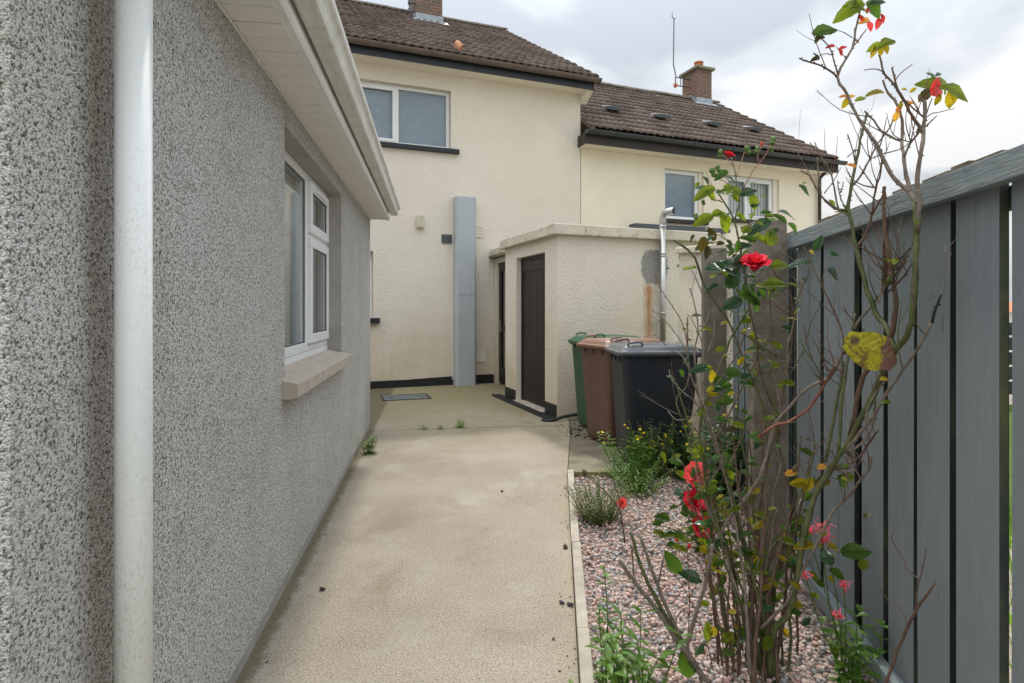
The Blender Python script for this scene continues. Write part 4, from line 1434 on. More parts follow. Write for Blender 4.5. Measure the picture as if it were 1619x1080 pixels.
def stones(pts, sizes, name, mat, sub=2):
    bv, bf = icos(sub)
    nv, nf = len(bv), len(bf)
    protos = []
    for k_ in range(24):
        v_ = bv.copy()
        for q in range(7):      # chop facets
            d_ = rng.normal(size=3)
            d_ /= np.linalg.norm(d_)
            lim = rng.uniform(.32, .72)
            s_ = v_ @ d_
            v_ -= np.outer(np.maximum(s_ - lim, 0), d_)
        v_ *= np.array([rng.uniform(.8, 1.25), rng.uniform(.65, 1.0), rng.uniform(.5, .8)])
        protos.append(v_)
    V = np.empty((len(pts) * nv, 3))
    Fc = np.empty((len(pts) * nf, 3), dtype=np.int64)
    for i, (p_, s_) in enumerate(zip(pts, sizes)):
        an = rng.uniform(0, 6.283)
        tl = rng.normal(0, .35)
        ca, sa, ct, st_ = math.cos(an), math.sin(an), math.cos(tl), math.sin(tl)
        Rm = np.array([[ca, -sa * ct, sa * st_], [sa, ca * ct, -ca * st_], [0, st_, ct]])
        V[i * nv:(i + 1) * nv] = (protos[rng.integers(24)] * s_) @ Rm.T + p_
        Fc[i * nf:(i + 1) * nf] = bf + i * nv
    me = bpy.data.meshes.new(name)
    me.vertices.add(len(V))
    me.vertices.foreach_set('co', V.ravel())
    me.loops.add(len(Fc) * 3)
    me.loops.foreach_set('vertex_index', Fc.ravel())
    me.polygons.add(len(Fc))
    me.polygons.foreach_set('loop_start', np.arange(0, len(Fc) * 3, 3))
    me.polygons.foreach_set('loop_total', np.full(len(Fc), 3))
    me.materials.append(mat)
    me.update(calc_edges=True)
    me.validate()
    o_ = bpy.data.objects.new(name, me)
    COL.objects.link(o_)
    return o_


pts, szs = [], []
sp = .0195
y = 1.55
while y < 4.56:
    x = kerbx(y) + .062
    xe = .955 + .1528 * y - (.17 if 2.9 < y < 3.05 or 4.28 < y < 4.42 else .0) + .02
    while x < xe:
        far_ = y > 3.3
        pts.append((x + rng.uniform(-.009, .009), y + rng.uniform(-.009, .009), rng.uniform(-.016, .012)))
        szs.append(rng.choice((rng.uniform(.009, .014), rng.uniform(.012, .021))))
        x += sp
    y += sp
gr_ = stones(np.array(pts), szs, 'gravel', M['gravel'], 1)
tag(gr_, 'pink and grey loose gravel filling the bed by the fence', 'gravel', kind='stuff')

# stray pebbles on the path
for (x, y, s, mt, lb) in ((-.907, 2.724, .017, 'pebble_dark', 'dark pebble lying alone on the path near the bungalow'),
                          (-.072, 4.19, .014, 'pebble_brown', 'small brown pebble lying in the middle of the path'),
                          (kerbx(3.2) - .03, 3.2, .020, 'pebble_brown', 'brown pebble against the edging, farther from the camera'),
                          (kerbx(2.6) - .055, 2.60, .016, 'pebble_dark', 'dark grey pebble on path by the edging, left of a pair'),
                          (kerbx(2.6) - .02, 2.585, .018, 'pebble_dark', 'dark grey pebble touching the edging, right of a pair'),
                          (kerbx(2.3) - .09, 2.32, .010, 'pebble_brown', 'tiny brown pebble on the path near the bottom weeds')):
    o = stones(np.array([(0, 0, s * .55)]), [s], 'pebble', M[mt], 2)
    o.location = (x, y, .0)
    tag(o, lb, 'pebble', 'loose pebbles on the path')
dbp = []
for k in range(130):
    yq = rng.uniform(1.6, 6.0)
    if k % 3 == 0:
        dbp.append((-.699 - .1389 * yq + abs(rng.normal(0, .03)) + .01, yq, .002))
    elif yq < 4.6:
        dbp.append((kerbx(yq) - abs(rng.normal(0, .035)), yq, .002))
db = stones(np.array(dbp), rng.uniform(.002, .0075, len(dbp)), 'path_debris', M['pebble_brown'], 1)
tag(db, 'brown crumbs and grit gathered along the edges of the path', 'debris', kind='stuff')
mo = stones(np.array([(.62 + rng.uniform(-.14, .26), 6.45 + rng.uniform(-.45, .30), -.005) for k in range(150)]), rng.uniform(.005, .020, 150), 'rubble', M['soil'], 1)
tag(mo, 'dark mossy crumbs of soil in the cracked corner by the bins', 'soil', kind='stuff')

# ------------------------------------------------------------------ plants


def W(px, py, Y):
    """world point at depth Y seen at a photo position (used to lay out canes)"""
    return Vector(((px - 809.5) / 900 * Y, Y, CAMH + (488 - py) / 900 * Y))


def fenceY(px):
    return 859.5 / (px - 947) if px > 960 else 99


def clampY(px, py, Y, gap=.93):
    return min(Y, gap * fenceY(px)) if py > 230 else min(Y, max(1.45, fenceY(px)))


def smooth_path(pts, n=3):
    """Catmull-Rom refinement"""
    out_ = []
    P = [pts[0]] + list(pts) + [pts[-1]]
    for i in range(1, len(P) - 2):
        for k_ in range(n):
            t = k_ / n
            p0, p1, p2, p3 = P[i - 1], P[i], P[i + 1], P[i + 2]
            out_.append(.5 * ((2 * p1) + (p2 - p0) * t + (2 * p0 - 5 * p1 + 4 * p2 - p3) * t * t + (3 * p1 - p0 - 3 * p2 + p3) * t ** 3))
    out_.append(pts[-1])
    return out_


CANE_PTS = []


def cane(root, path_, r0, r1, mat, Y=2.0, Y1=None, thorns=True, n=7, name='cane', knots=.12):
    base_ = Vector(root.location)
    N = len(path_)
    pw = []
    for i, q in enumerate(path_):
        yy_ = Y + ((Y1 if Y1 is not None else Y) - Y) * i / max(1, N - 1)
        if len(q) > 2:
            yy_ = q[2]
        pw.append(W(q[0], q[1], clampY(q[0], q[1], yy_)))
    sp_ = smooth_path(pw, 3)
    k_ = len(sp_)
    rr = [(r0 + (r1 - r0) * i / (k_ - 1)) * (1 + rnd.uniform(-knots, knots)) for i in range(k_)]
    sp_ = [p_ + Vector((rnd.uniform(-1, 1), rnd.uniform(-1, 1), rnd.uniform(-1, 1))) * min(.0025, rr[i] * .35) for i, p_ in enumerate(sp_)]
    if name == 'cane' and r0 > .0028:
        CANE_PTS.append((root.name, sp_, rr))
    m_ = MB().tube([p_ - base_ for p_ in sp_], rr, n)
    if thorns:
        for i in range(1, k_ - 1):
            for tt in range(rnd.choice((0, 1, 1, 2))):
                f_ = rnd.random()
                p_ = sp_[i] * (1 - f_) + sp_[i + 1] * f_
                ax = (sp_[i + 1] - sp_[i]).normalized()
                d_ = ax.cross(Vector((rnd.uniform(-1, 1), rnd.uniform(-1, 1), rnd.uniform(-1, 1)))).normalized()
                L = rr[i] * .9 + rnd.uniform(.003, .007)
                b_ = ax * .0035
                s_ = ax.cross(d_) * .0012
                p_ = p_ - base_
                st = p_ + d_ * rr[i] * .6
                m_.add([st - b_, st + s_, st + b_, st - s_, p_ + d_ * L - ax * .002], [(0, 1, 4), (1, 2, 4), (2, 3, 4), (3, 0, 4)])
    return m_.build(name, M[mat], root, smooth=True)


def leaf_mesh(name, mat, w=.62, fold=.22, droop=.25, serr=.05, nseg=9):
    """unit leaf: base at origin, grows along +y, serrated, folded on the midrib, drooping tip"""
    rows = []
    for i in range(nseg + 1):
        t = i / nseg
        hw = w * .5 * (math.sin(math.pi * min(1, t * .94 + .04)) ** .75) * (1 - .25 * t)
        if 0 < i < nseg:
            hw *= 1 + (serr if i % 2 else -serr)
        z = -droop * t * t
        rows.append((t, hw, z))
    vs, fs = [], []
    for (t, hw, z) in rows:
        vs += [(-hw, t - .02, z + hw * fold * 1.6 - .02 * math.sin(t * 9)), (-hw * .5, t, z + hw * fold * .9 + .012), (0, t, z), (hw * .5, t, z + hw * fold * .9 + .012), (hw, t - .02, z + hw * fold * 1.6 + .02 * math.sin(t * 8))]
    for i in range(nseg):
        for k_ in range(4):
            fs.append((i * 5 + k_, i * 5 + k_ + 1, (i + 1) * 5 + k_ + 1, (i + 1) * 5 + k_))
    return MB().add(vs, fs).mesh(name, M[mat], True)


LEAF = {}
for key, mat in dict(g='leaf_green', l='leaf_lime', s='leaf_gloss', y='leaf_yellow', o='leaf_orange', b='leaf_brown', r='leaf_red', B='leaf_yellow').items():
    LEAF[key] = [leaf_mesh('leaf', mat, .68, .20, .28), leaf_mesh('leaf', mat, .60, .34, .12), leaf_mesh('leaf', mat, .74, .10, .40)]


def leaf(root, px, py, size, key, Y=2.0, ang=None, tilt=None, i=None):
    """size in photo pixels at depth Y; ang = direction the tip points in the picture plane (deg, 0 = right, 90 = up)"""
    Y = clampY(px, py, Y, .90)
    s_ = size / 900 * Y
    if ang is None:
        ang = rnd.choice((rnd.uniform(-50, 50), rnd.uniform(130, 230)))
    if tilt is None:
        tilt = rnd.uniform(15, 60)
    p_ = W(px, py, Y) - Vector(root.location)
    a_ = R(ang)
    yd = Vector((math.cos(a_), rnd.uniform(-.35, .35), math.sin(a_))).normalized()
    nrm = Vector((rnd.uniform(-.3, .3), -math.sin(R(tilt)), math.cos(R(tilt))))
    if abs(yd.dot(nrm)) > .9:
        nrm = Vector((0, -1, .3))
    xd = yd.cross(nrm).normalized()
    zd = xd.cross(yd).normalized()
    mt = Matrix((xd, yd, zd)).transposed().to_4x4()
    o_ = bpy.data.objects.new('leaf', LEAF[key][rnd.randrange(3) if i is None else i])
    COL.objects.link(o_)
    o_.parent = root
    start = p_ - yd * s_ * .5
    o_.matrix_local = Matrix.Translation(start) @ mt @ Matrix.Scale(s_, 4)
    # petiole
    return o_


def rose_mesh(name, mat, layers=4):
    """open garden rose: ruffled petals in whorls, the outer ones reflexed"""
    m_ = MB()
    for L in range(layers):
        nP_ = (4, 5, 6, 7, 8)[L]
        for k_ in range(nP_):
            an = 2 * math.pi * (k_ + .5 * (L % 2)) / nP_ + rnd.uniform(-.3, .3)
            opn = (.10, .42, .75, 1.06, 1.34)[L] + rnd.uniform(-.18, .18)
            ln = (.62, .74, .84, .92, .95)[L] * rnd.uniform(.82, 1.12)
            wd = (.30, .36, .42, .46, .46)[L] * rnd.uniform(.85, 1.1)
            ph = rnd.uniform(0, 6)
            rows, colsN = 5, 6
            vs = []
            for i in range(rows + 1):
                t = i / rows
                el = math.pi / 2 - opn * (.25 + 1.05 * t)
                r_, z_ = .04 * L, -.05 * L
                for q in range(i):
                    tt = q / rows
                    e2 = math.pi / 2 - opn * (.25 + 1.05 * tt)
                    r_ += ln / rows * math.cos(e2)
                    z_ += ln / rows * math.sin(e2)
                for j in range(colsN + 1):
                    u_ = (j - colsN / 2) / (colsN / 2)
                    hw = wd * (.30 + .75 * math.sin(math.pi * (.08 + .60 * t))) * (1 - .12 * (t > .95) * abs(u_))
                    ruf = (.05 * math.sin(u_ * 5 + ph) + .03 * math.sin(u_ * 11 + ph * 2)) * t * t
                    cup = .20 * u_ * u_ * (1 - .45 * t)
                    rr_ = r_ - cup * math.sin(el) + ruf * math.sin(el)
                    zz = z_ + cup * math.cos(el) + ruf * math.cos(el) - .06 * abs(u_) * t * t
                    x_ = rr_ * math.cos(an) - u_ * hw * math.sin(an)
                    y_ = rr_ * math.sin(an) + u_ * hw * math.cos(an)
                    vs.append((x_, y_, zz))
            fs = [(i * (colsN + 1) + j, i * (colsN + 1) + j + 1, (i + 1) * (colsN + 1) + j + 1, (i + 1) * (colsN + 1) + j) for i in range(rows) for j in range(colsN)]
            m_.add(vs, fs)
    return m_.mesh(name, M[mat], True)


ROSE = {'red': rose_mesh('bloom', 'petal_red', 5), 'coral': rose_mesh('bloom', 'petal_coral', 5), 'bud': rose_mesh('bloom', 'petal_coral', 2)}


def bloom(root, px, py, size, key, Y, tilt=(R(55), R(10), 0)):
    Y = clampY(px, py, Y, .9)
    s_ = size / 900 * Y * .62
    s_ *= .95
    o_ = place('bloom', ROSE[key], root, W(px, py, Y) - Vector(root.location) - Vector((0, 0, s_ * .3)), tilt, (s_, s_, s_))
    MB().lathe([(.05, -.35), (.16, -.22), (.18, -.08), (.10, .02)], 0, 0, 8).build('hip', M['stem_green'], o_, smooth=True)
    return o_


def bud(root, px, py, size, Y, mat='stem_green'):
    s_ = size / 900 * Y
    p_ = W(px, py, Y) - Vector(root.location)
    m_ = MB().lathe([(.08, -.5), (.24, -.42), (.27, -.2), (.16, -.12), (.30, .02), (.28, .2), (.14, .42), (.03, .5)], 0, 0, 8)
    for k_ in range(4):
        an = k_ * 1.57 + .4
        c_, s2 = math.cos(an), math.sin(an)
        m_.add([(.16 * c_ - .07 * s2, .16 * s2 + .07 * c_, -.1), (.16 * c_ + .07 * s2, .16 * s2 - .07 * c_, -.1), (.45 * c_, .45 * s2, .35)], [(0, 1, 2)])
    o_ = m_.build('bud', M[mat], root, smooth=True)
    o_.location = p_
    o_.rotation_euler = (rnd.uniform(-.4, .4), rnd.uniform(-.4, .4), 0)
    o_.scale = (s_, s_, s_)
    return o_


# ---- the tall bare rose by the fence
ra = thing('rose_bush', 'tall thorny half bare rose bush reaching above the grey fence', 'rose bush', W(1215, 1062, 2.12) * 1, 0)
ra.location.z = 0
T = 'cane_green'
G = 'cane_grey'
Bn = 'cane_brown'
main = [(1218, 1075, 2.08), (1221, 1002, 2.06), (1246, 972, 2.02), (1258, 930, 2.0), (1270, 860, 1.98), (1287, 787, 1.96), (1314, 742, 1.92), (1345, 690, 1.86), (1385, 615, 1.78), (1414, 556, 1.72), (1434, 528, 1.68), (1444, 493, 1.66), (1447, 440, 1.65), (1449, 380, 1.65), (1446, 315, 1.65)]
cane(ra, main, .0105, .0078, T)
cane(ra, [(1446, 318, 1.65), (1437, 300, 1.66), (1425, 293, 1.66), (1408, 275, 1.67), (1394, 246, 1.68), (1378, 218, 1.69), (1358, 189, 1.70), (1340, 151, 1.71), (1324, 121, 1.72), (1347, 76, 1.72), (1352, 50, 1.72), (1361, 12, 1.72)], .0068, .0026, G)
cane(ra, [(1450, 366, 1.64), (1454, 322, 1.63), (1451, 280, 1.62), (1457, 238, 1.61), (1460, 208, 1.60), (1462, 178, 1.60), (1462, 158, 1.60)], .0066, .0045, G)
cane(ra, [(1460, 212), (1453, 200), (1440, 181), (1431, 162), (1420, 142), (1409, 129), (1398, 116), (1393, 98), (1390, 87)], .0045, .0025, Bn, 1.60, 1.66)
cane(ra, [(1418, 140), (1415, 127), (1410, 107)], .0028, .0022, Bn, 1.61)
cane(ra, [(1415, 128), (1424, 116), (1442, 102)], .0018, .0012, Bn, 1.61, thorns=False)
cane(ra, [(1397, 114), (1384, 109), (1366, 111)], .0018, .0012, Bn, 1.63, thorns=False)
cane(ra, [(1459, 204), (1468, 196), (1481, 183)], .0025, .0014, Bn, 1.60)
cane(ra, [(1464, 187), (1472, 180), (1486, 177), (1508, 172)], .0016, .001, T, 1.60, thorns=False)
cane(ra, [(1463, 185), (1468, 170), (1474, 155)], .002, .0014, T, 1.60, thorns=False)
cane(ra, [(1440, 306, 1.655), (1435, 286, 1.67), (1430, 253, 1.70), (1426, 224, 1.72), (1427, 191, 1.73), (1418, 164, 1.73), (1404, 147, 1.74), (1396, 127, 1.74)], .0058, .0028, G)
cane(ra, [(1424, 223), (1396, 209), (1382, 191), (1367, 176)], .0036, .0024, G, 1.71, 1.75)
cane(ra, [(1430, 247), (1440, 225), (1455, 206)], .0034, .003, G, 1.69, 1.61)
cane(ra, [(1324, 122), (1306, 108), (1280, 98), (1263, 92)], .0032, .002, Bn, 1.72)
cane(ra, [(1325, 118), (1318, 95), (1312, 76), (1297, 60)], .0024, .0015, Bn, 1.72)
cane(ra, [(1315, 87), (1306, 85), (1295, 88)], .0016, .001, Bn, 1.72, thorns=False)
cane(ra, [(1337, 92), (1330, 84), (1322, 74)], .0016, .001, 'cane_red', 1.72, thorns=False)
cane(ra, [(1347, 76), (1360, 60), (1370, 46)], .0025, .0015, 'cane_red', 1.72)
cane(ra, [(1348, 60), (1335, 52), (1324, 48)], .0015, .001, T, 1.72, thorns=False)
cane(ra, [(1361, 14), (1368, 8), (1376, 4)], .0015, .001, T, 1.72, thorns=False)
# left upright stem of the same bush
cane(ra, [(1414, 556, 1.74), (1402, 520, 1.78), (1388, 500, 1.8), (1375, 469, 1.82), (1363, 431, 1.84), (1354, 393, 1.86), (1348, 364, 1.87), (1342, 332, 1.88), (1345, 301, 1.88), (1350, 272, 1.88), (1356, 243, 1.88), (1362, 213, 1.88), (1367, 196, 1.88), (1371, 178, 1.88)], .0088, .003, T)
cane(ra, [(1346, 296), (1360, 279), (1375, 251), (1389, 226), (1408, 200), (1414, 180)], .0038, .0018, G, 1.88, 1.82)
cane(ra, [(1341, 333), (1322, 330), (1305, 318), (1295, 304), (1286, 289), (1279, 277), (1264, 270)], .0045, .0015, Bn, 1.88, 1.95)
cane(ra, [(1298, 307), (1294, 272), (1292, 248)], .0025, .0018, G, 1.92)
cane(ra, [(1325, 330), (1319, 296), (1312, 270), (1298, 248), (1280, 225)], .0032, .0018, G, 1.9, 1.95)
cane(ra, [(1296, 246), (1293, 238), (1288, 225)], .002, .0016, G, 1.94)
cane(ra, [(1303, 306), (1319, 284), (1330, 264)], .002, .001, T, 1.92, thorns=False)
cane(ra, [(1337, 330), (1328, 310), (1330, 300), (1334, 288)], .002, .0012, G, 1.9)
cane(ra, [(1330, 318), (1326, 300), (1324, 285)], .002, .0012, G, 1.9)
cane(ra, [(1354, 391), (1368, 373), (1378, 340), (1384, 301), (1393, 270), (1394, 236)], .0048, .002, Bn, 1.86, 1.82)
cane(ra, [(1384, 297), (1365, 293), (1348, 284), (1337, 264)], .0026, .0014, Bn, 1.85, 1.9)
cane(ra, [(1382, 296), (1370, 279), (1358, 262)], .0024, .0014, Bn, 1.85)
cane(ra, [(1380, 338), (1394, 312), (1398, 298)], .0028, .0018, 'cane_red', 1.84)
cane(ra, [(1364, 385), (1377, 407), (1396, 425)], .0022, .0016, Bn, 1.84)
cane(ra, [(1340, 248), (1347, 242), (1356, 236)], .002, .0014, G, 1.88)
cane(ra, [(1352, 255), (1346, 230), (1340, 212)], .0022, .0014, G, 1.88)
cane(ra, [(1374, 252), (1398, 243), (1425, 235), (1440, 224)], .0022, .0014, G, 1.86, 1.70)
# dead stub
cane(ra, [(1345, 690, 1.9), (1364, 596, 1.84), (1400, 560, 1.79), (1415, 500, 1.76), (1416, 466, 1.76), (1406, 412, 1.77), (1399, 368, 1.78), (1398, 325, 1.79), (1399, 294, 1.79)], .0085, .0055, Bn)
for q in [((1396, 452), (1412, 425), (1438, 392)), ((1402, 455), (1420, 428), (1432, 404)), ((1392, 462), (1415, 435), (1434, 412)), ((1404, 462), (1428, 438), (1442, 417)), ((1390, 470), (1404, 440), (1418, 410)), ((1412, 466), (1418, 440), (1434, 404)), ((1388, 480), (1398, 455), (1410, 430))]:
    cane(ra, q, .0032, .002, rnd.choice((G, Bn, T)), 1.72, 1.68)
# long arching canes lower down
cane(ra, [(1328, 719), (1352, 694), (1380, 658), (1401, 622), (1427, 585), (1455, 544), (1473, 510)], .006, .0036, G, 1.9, 1.54)
cane(ra, [(1473, 511, 1.535), (1481, 484, 1.52), (1489, 465, 1.5)], .0045, .002, 'black_paint')
cane(ra, [(1478, 470, 1.52), (1470, 458, 1.52)], .0014, .001, Bn)
cane(ra, [(1202, 994), (1242, 954), (1265, 907), (1289, 865), (1316, 811), (1341, 785), (1361, 758), (1374, 741), (1379, 722)], .0058, .0036, G, 2.04, 1.85)
cane(ra, [(1361, 757), (1350, 740), (1337, 738)], .003, .002, G, 1.87)
cane(ra, [(1341, 786), (1340, 765), (1337, 745)], .003, .0025, G, 1.88)
cane(ra, [(1312, 744), (1350, 730), (1372, 704), (1388, 680)], .0045, .003, Bn, 1.92, 1.80)
cane(ra, [(1115, 890, 2.12), (1129, 863, 2.12), (1145, 832, 2.12), (1176, 791, 2.1), (1201, 754, 2.08), (1213, 715, 2.07), (1226, 670, 2.06), (1245, 647, 2.04), (1280, 611, 2.0), (1310, 598, 1.97), (1331, 562, 1.94), (1354, 513, 1.88), (1375, 487, 1.84), (1406, 440, 1.76)], .0075, .0035, G)
cane(ra, [(1199, 691), (1227, 672), (1245, 668), (1279, 645), (1305, 606), (1318, 580)], .0055, .004, 'cane_red', 2.05, 1.95)
cane(ra, [(1305, 606), (1290, 580), (1276, 545), (1270, 510)], .0028, .0018, Bn, 1.97, 2.0)
cane(ra, [(1326, 720), (1330, 650), (1336, 600), (1345, 540), (1352, 495)], .0055, .0035, T, 1.9, 1.86)
cane(ra, [(1305, 730), (1322, 640), (1330, 600), (1332, 570)], .0058, .0045, T, 1.94, 1.9)
cane(ra, [(1336, 560), (1330, 520), (1318, 490), (1300, 455), (1282, 415), (1270, 390)], .0034, .0024, Bn, 1.92, 2.05)
cane(ra, [(1250, 590), (1270, 555), (1282, 510), (1295, 485), (1300, 460)], .0024, .0016, T, 2.05, 2.02)
cane(ra, [(1242, 560), (1256, 505), (1262, 470), (1270, 445)], .0032, .0022, G, 2.1)
cane(ra, [(1256, 480), (1268, 470), (1265, 440)], .0022, .0014, G, 2.1)
cane(ra, [(1375, 700), (1368, 660), (1385, 620), (1405, 598)], .003, .002, G, 1.8, 1.74)
cane(ra, [(1345, 715), (1372, 690), (1388, 645), (1402, 625)], .0034, .0026, G, 1.85, 1.76)
cane(ra, [(1258, 800), (1275, 760), (1283, 735), (1290, 700)], .004, .003, T, 2.0, 1.98)
# forest of brown stems rising from the crown
for k in range(40):
    bx_ = 1196 + rnd.gauss(0, 26)
    tx_ = bx_ + rnd.uniform(-115, 75)
    ty_ = rnd.uniform(600, 860)
    Yk = rnd.uniform(2.02, 2.25)
    pl = []
    ox_ = oy_ = 0.0
    for q in range(7):
        f_ = q / 6
        ox_ += rnd.gauss(0, 5)
        pl.append((bx_ + (tx_ - bx_) * f_ ** 1.5 + ox_, 1085 + (ty_ - 1085) * f_, Yk + .08 * f_ + rnd.uniform(-.02, .02)))
    cane(ra, pl, rnd.uniform(.0042, .0090), rnd.uniform(.0014, .0028), rnd.choice((Bn, G, Bn, T, Bn)))
for (pts_, r0_, r1_, mt_) in [([(1164, 1080), (1153, 1012), (1143, 949), (1133, 890), (1125, 855), (1122, 807), (1116, 768), (1112, 719), (1106, 690), (1113, 642), (1134, 590), (1154, 538), (1173, 505), (1184, 487)], .0068, .0036, T),
                              ([(1184, 487), (1180, 450), (1172, 402), (1168, 379), (1161, 350), (1153, 332), (1138, 309), (1134, 299)], .004, .0026, T),
                              ([(1162, 346), (1169, 319), (1165, 291), (1162, 270), (1156, 250)], .0032, .0018, T),
                              ([(1166, 314), (1151, 291), (1130, 280)], .0018, .0012, 'cane_red'),
                              ([(1176, 298), (1190, 270), (1208, 249), (1222, 224)], .002, .0014, 'cane_red'),
                              ([(1164, 280), (1170, 262), (1177, 240)], .0016, .0012, 'cane_red'),
                              ([(1158, 262), (1150, 252), (1143, 245)], .0014, .001, 'cane_red'),
                              ([(1152, 285), (1142, 274), (1136, 268)], .0014, .001, 'cane_red'),
                              ([(1200, 258), (1198, 244), (1204, 232)], .0014, .001, 'cane_red'),
                              ([(1186, 487), (1196, 538), (1199, 575), (1211, 619), (1230, 655)], .0042, .003, Bn),
                              ([(1171, 525), (1209, 551), (1237, 568)], .0034, .0024, T),
                              ([(1065, 379), (1099, 407), (1112, 449), (1141, 492), (1154, 512), (1172, 560), (1205, 640), (1215, 720)], .0046, .0034, T),
                              ([(1195, 1060), (1190, 950), (1172, 850), (1152, 770), (1128, 699), (1116, 663), (1103, 621), (1090, 585), (1087, 544), (1087, 502)], .0062, .0032, G),
                              ([(1088, 560), (1070, 530), (1050, 505), (1030, 490)], .0024, .0014, G),
                              ([(1090, 585), (1078, 562), (1060, 552), (1035, 528)], .0024, .0014, G),
                              ([(1087, 545), (1078, 510), (1060, 480), (1042, 452), (1036, 432)], .0022, .0012, 'cane_red'),
                              ([(1103, 620), (1098, 560), (1104, 520), (1098, 480), (1090, 455)], .0034, .002, G),
                              ([(1106, 525), (1120, 500), (1112, 470), (1100, 440), (1090, 420)], .0026, .0016, G),
                              ([(1110, 540), (1098, 512), (1086, 495)], .0022, .0014, G),
                              ([(1118, 560), (1130, 520), (1126, 490)], .0024, .0014, G),
                              ([(1113, 642), (1140, 600), (1165, 560), (1180, 520), (1186, 490)], .003, .002, Bn),
                              ([(1130, 700), (1160, 640), (1190, 580), (1215, 530)], .0032, .002, Bn),
                              ([(1236, 655), (1225, 600), (1213, 570), (1200, 530)], .003, .002, G),
                              ([(1155, 500), (1162, 470), (1170, 445), (1205, 430)], .0022, .0014, T),
                              ([(1232, 690), (1238, 620), (1250, 560), (1254, 500), (1248, 460), (1222, 430)], .0042, .002, Bn),
                              ([(1228, 700), (1224, 640), (1222, 560), (1218, 470), (1220, 440)], .0036, .002, T),
                              ([(1116, 660), (1095, 632), (1080, 620), (1062, 600), (1058, 585)], .0024, .0016, G),
                              ([(1090, 590), (1085, 612), (1070, 630), (1072, 648)], .0024, .0018, G),
                              ([(1108, 640), (1092, 660), (1070, 664), (1056, 650)], .0022, .0016, G)]:
    cane(ra, [(x_, y_) for x_, y_ in pts_], r0_, r1_, mt_, 2.14, 2.22)
# side twigs: short dry spurs growing out of the canes, some forked
def spur(root, p_, d_, L, r_, mat):
    base_ = Vector(root.location)
    mid = p_ + d_ * L * .5 + Vector((rnd.uniform(-1, 1), rnd.uniform(-1, 1), rnd.uniform(-1, 1))) * L * .08
    end = p_ + d_ * L + Vector((0, 0, L * .12))
    pth = smooth_path([p_, mid, end], 3)
    MB().tube([q - base_ for q in pth], [r_ * (1 - .6 * i_ / (len(pth) - 1)) for i_ in range(len(pth))], 5).build('twig', M[mat], root, smooth=True)
    return pth


pool = [c_ for c_ in CANE_PTS if c_[0] == ra.name]
for k in range(300):
    _, sp_, rr = rnd.choice(pool)
    i_ = rnd.randrange(len(sp_) // 3, len(sp_) - 1)
    p_ = sp_[i_]
    if p_.z > 1.9 and rnd.random() < .75:
        continue
    ax = (sp_[i_ + 1] - sp_[i_]).normalized()
    d_ = (ax * .5 + Vector((rnd.uniform(-1, .8), rnd.uniform(-.6, .5), rnd.uniform(-.15, .9)))).normalized()
    q = p_ + d_ * .2
    if (q - FO).dot(fxv) > -.03:
        d_.x = -abs(d_.x)
        d_.normalize()
    mt_ = rnd.choice((G, G, Bn, Bn, T, 'cane_red'))
    r_ = min(rr[i_] * .6, rnd.uniform(.0014, .0028))
    L = rnd.uniform(.05, .21)
    pth = spur(ra, p_, d_, L, r_, mt_)
    for f_ in range(rnd.choice((0, 1, 1, 2))):
        d2 = (d_ + Vector((rnd.uniform(-1, 1), rnd.uniform(-.5, .5), rnd.uniform(-.3, .8))) * .8).normalized()
        spur(ra, pth[rnd.randrange(1, len(pth) - 1)], d2, L * rnd.uniform(.25, .5), r_ * .6, mt_)
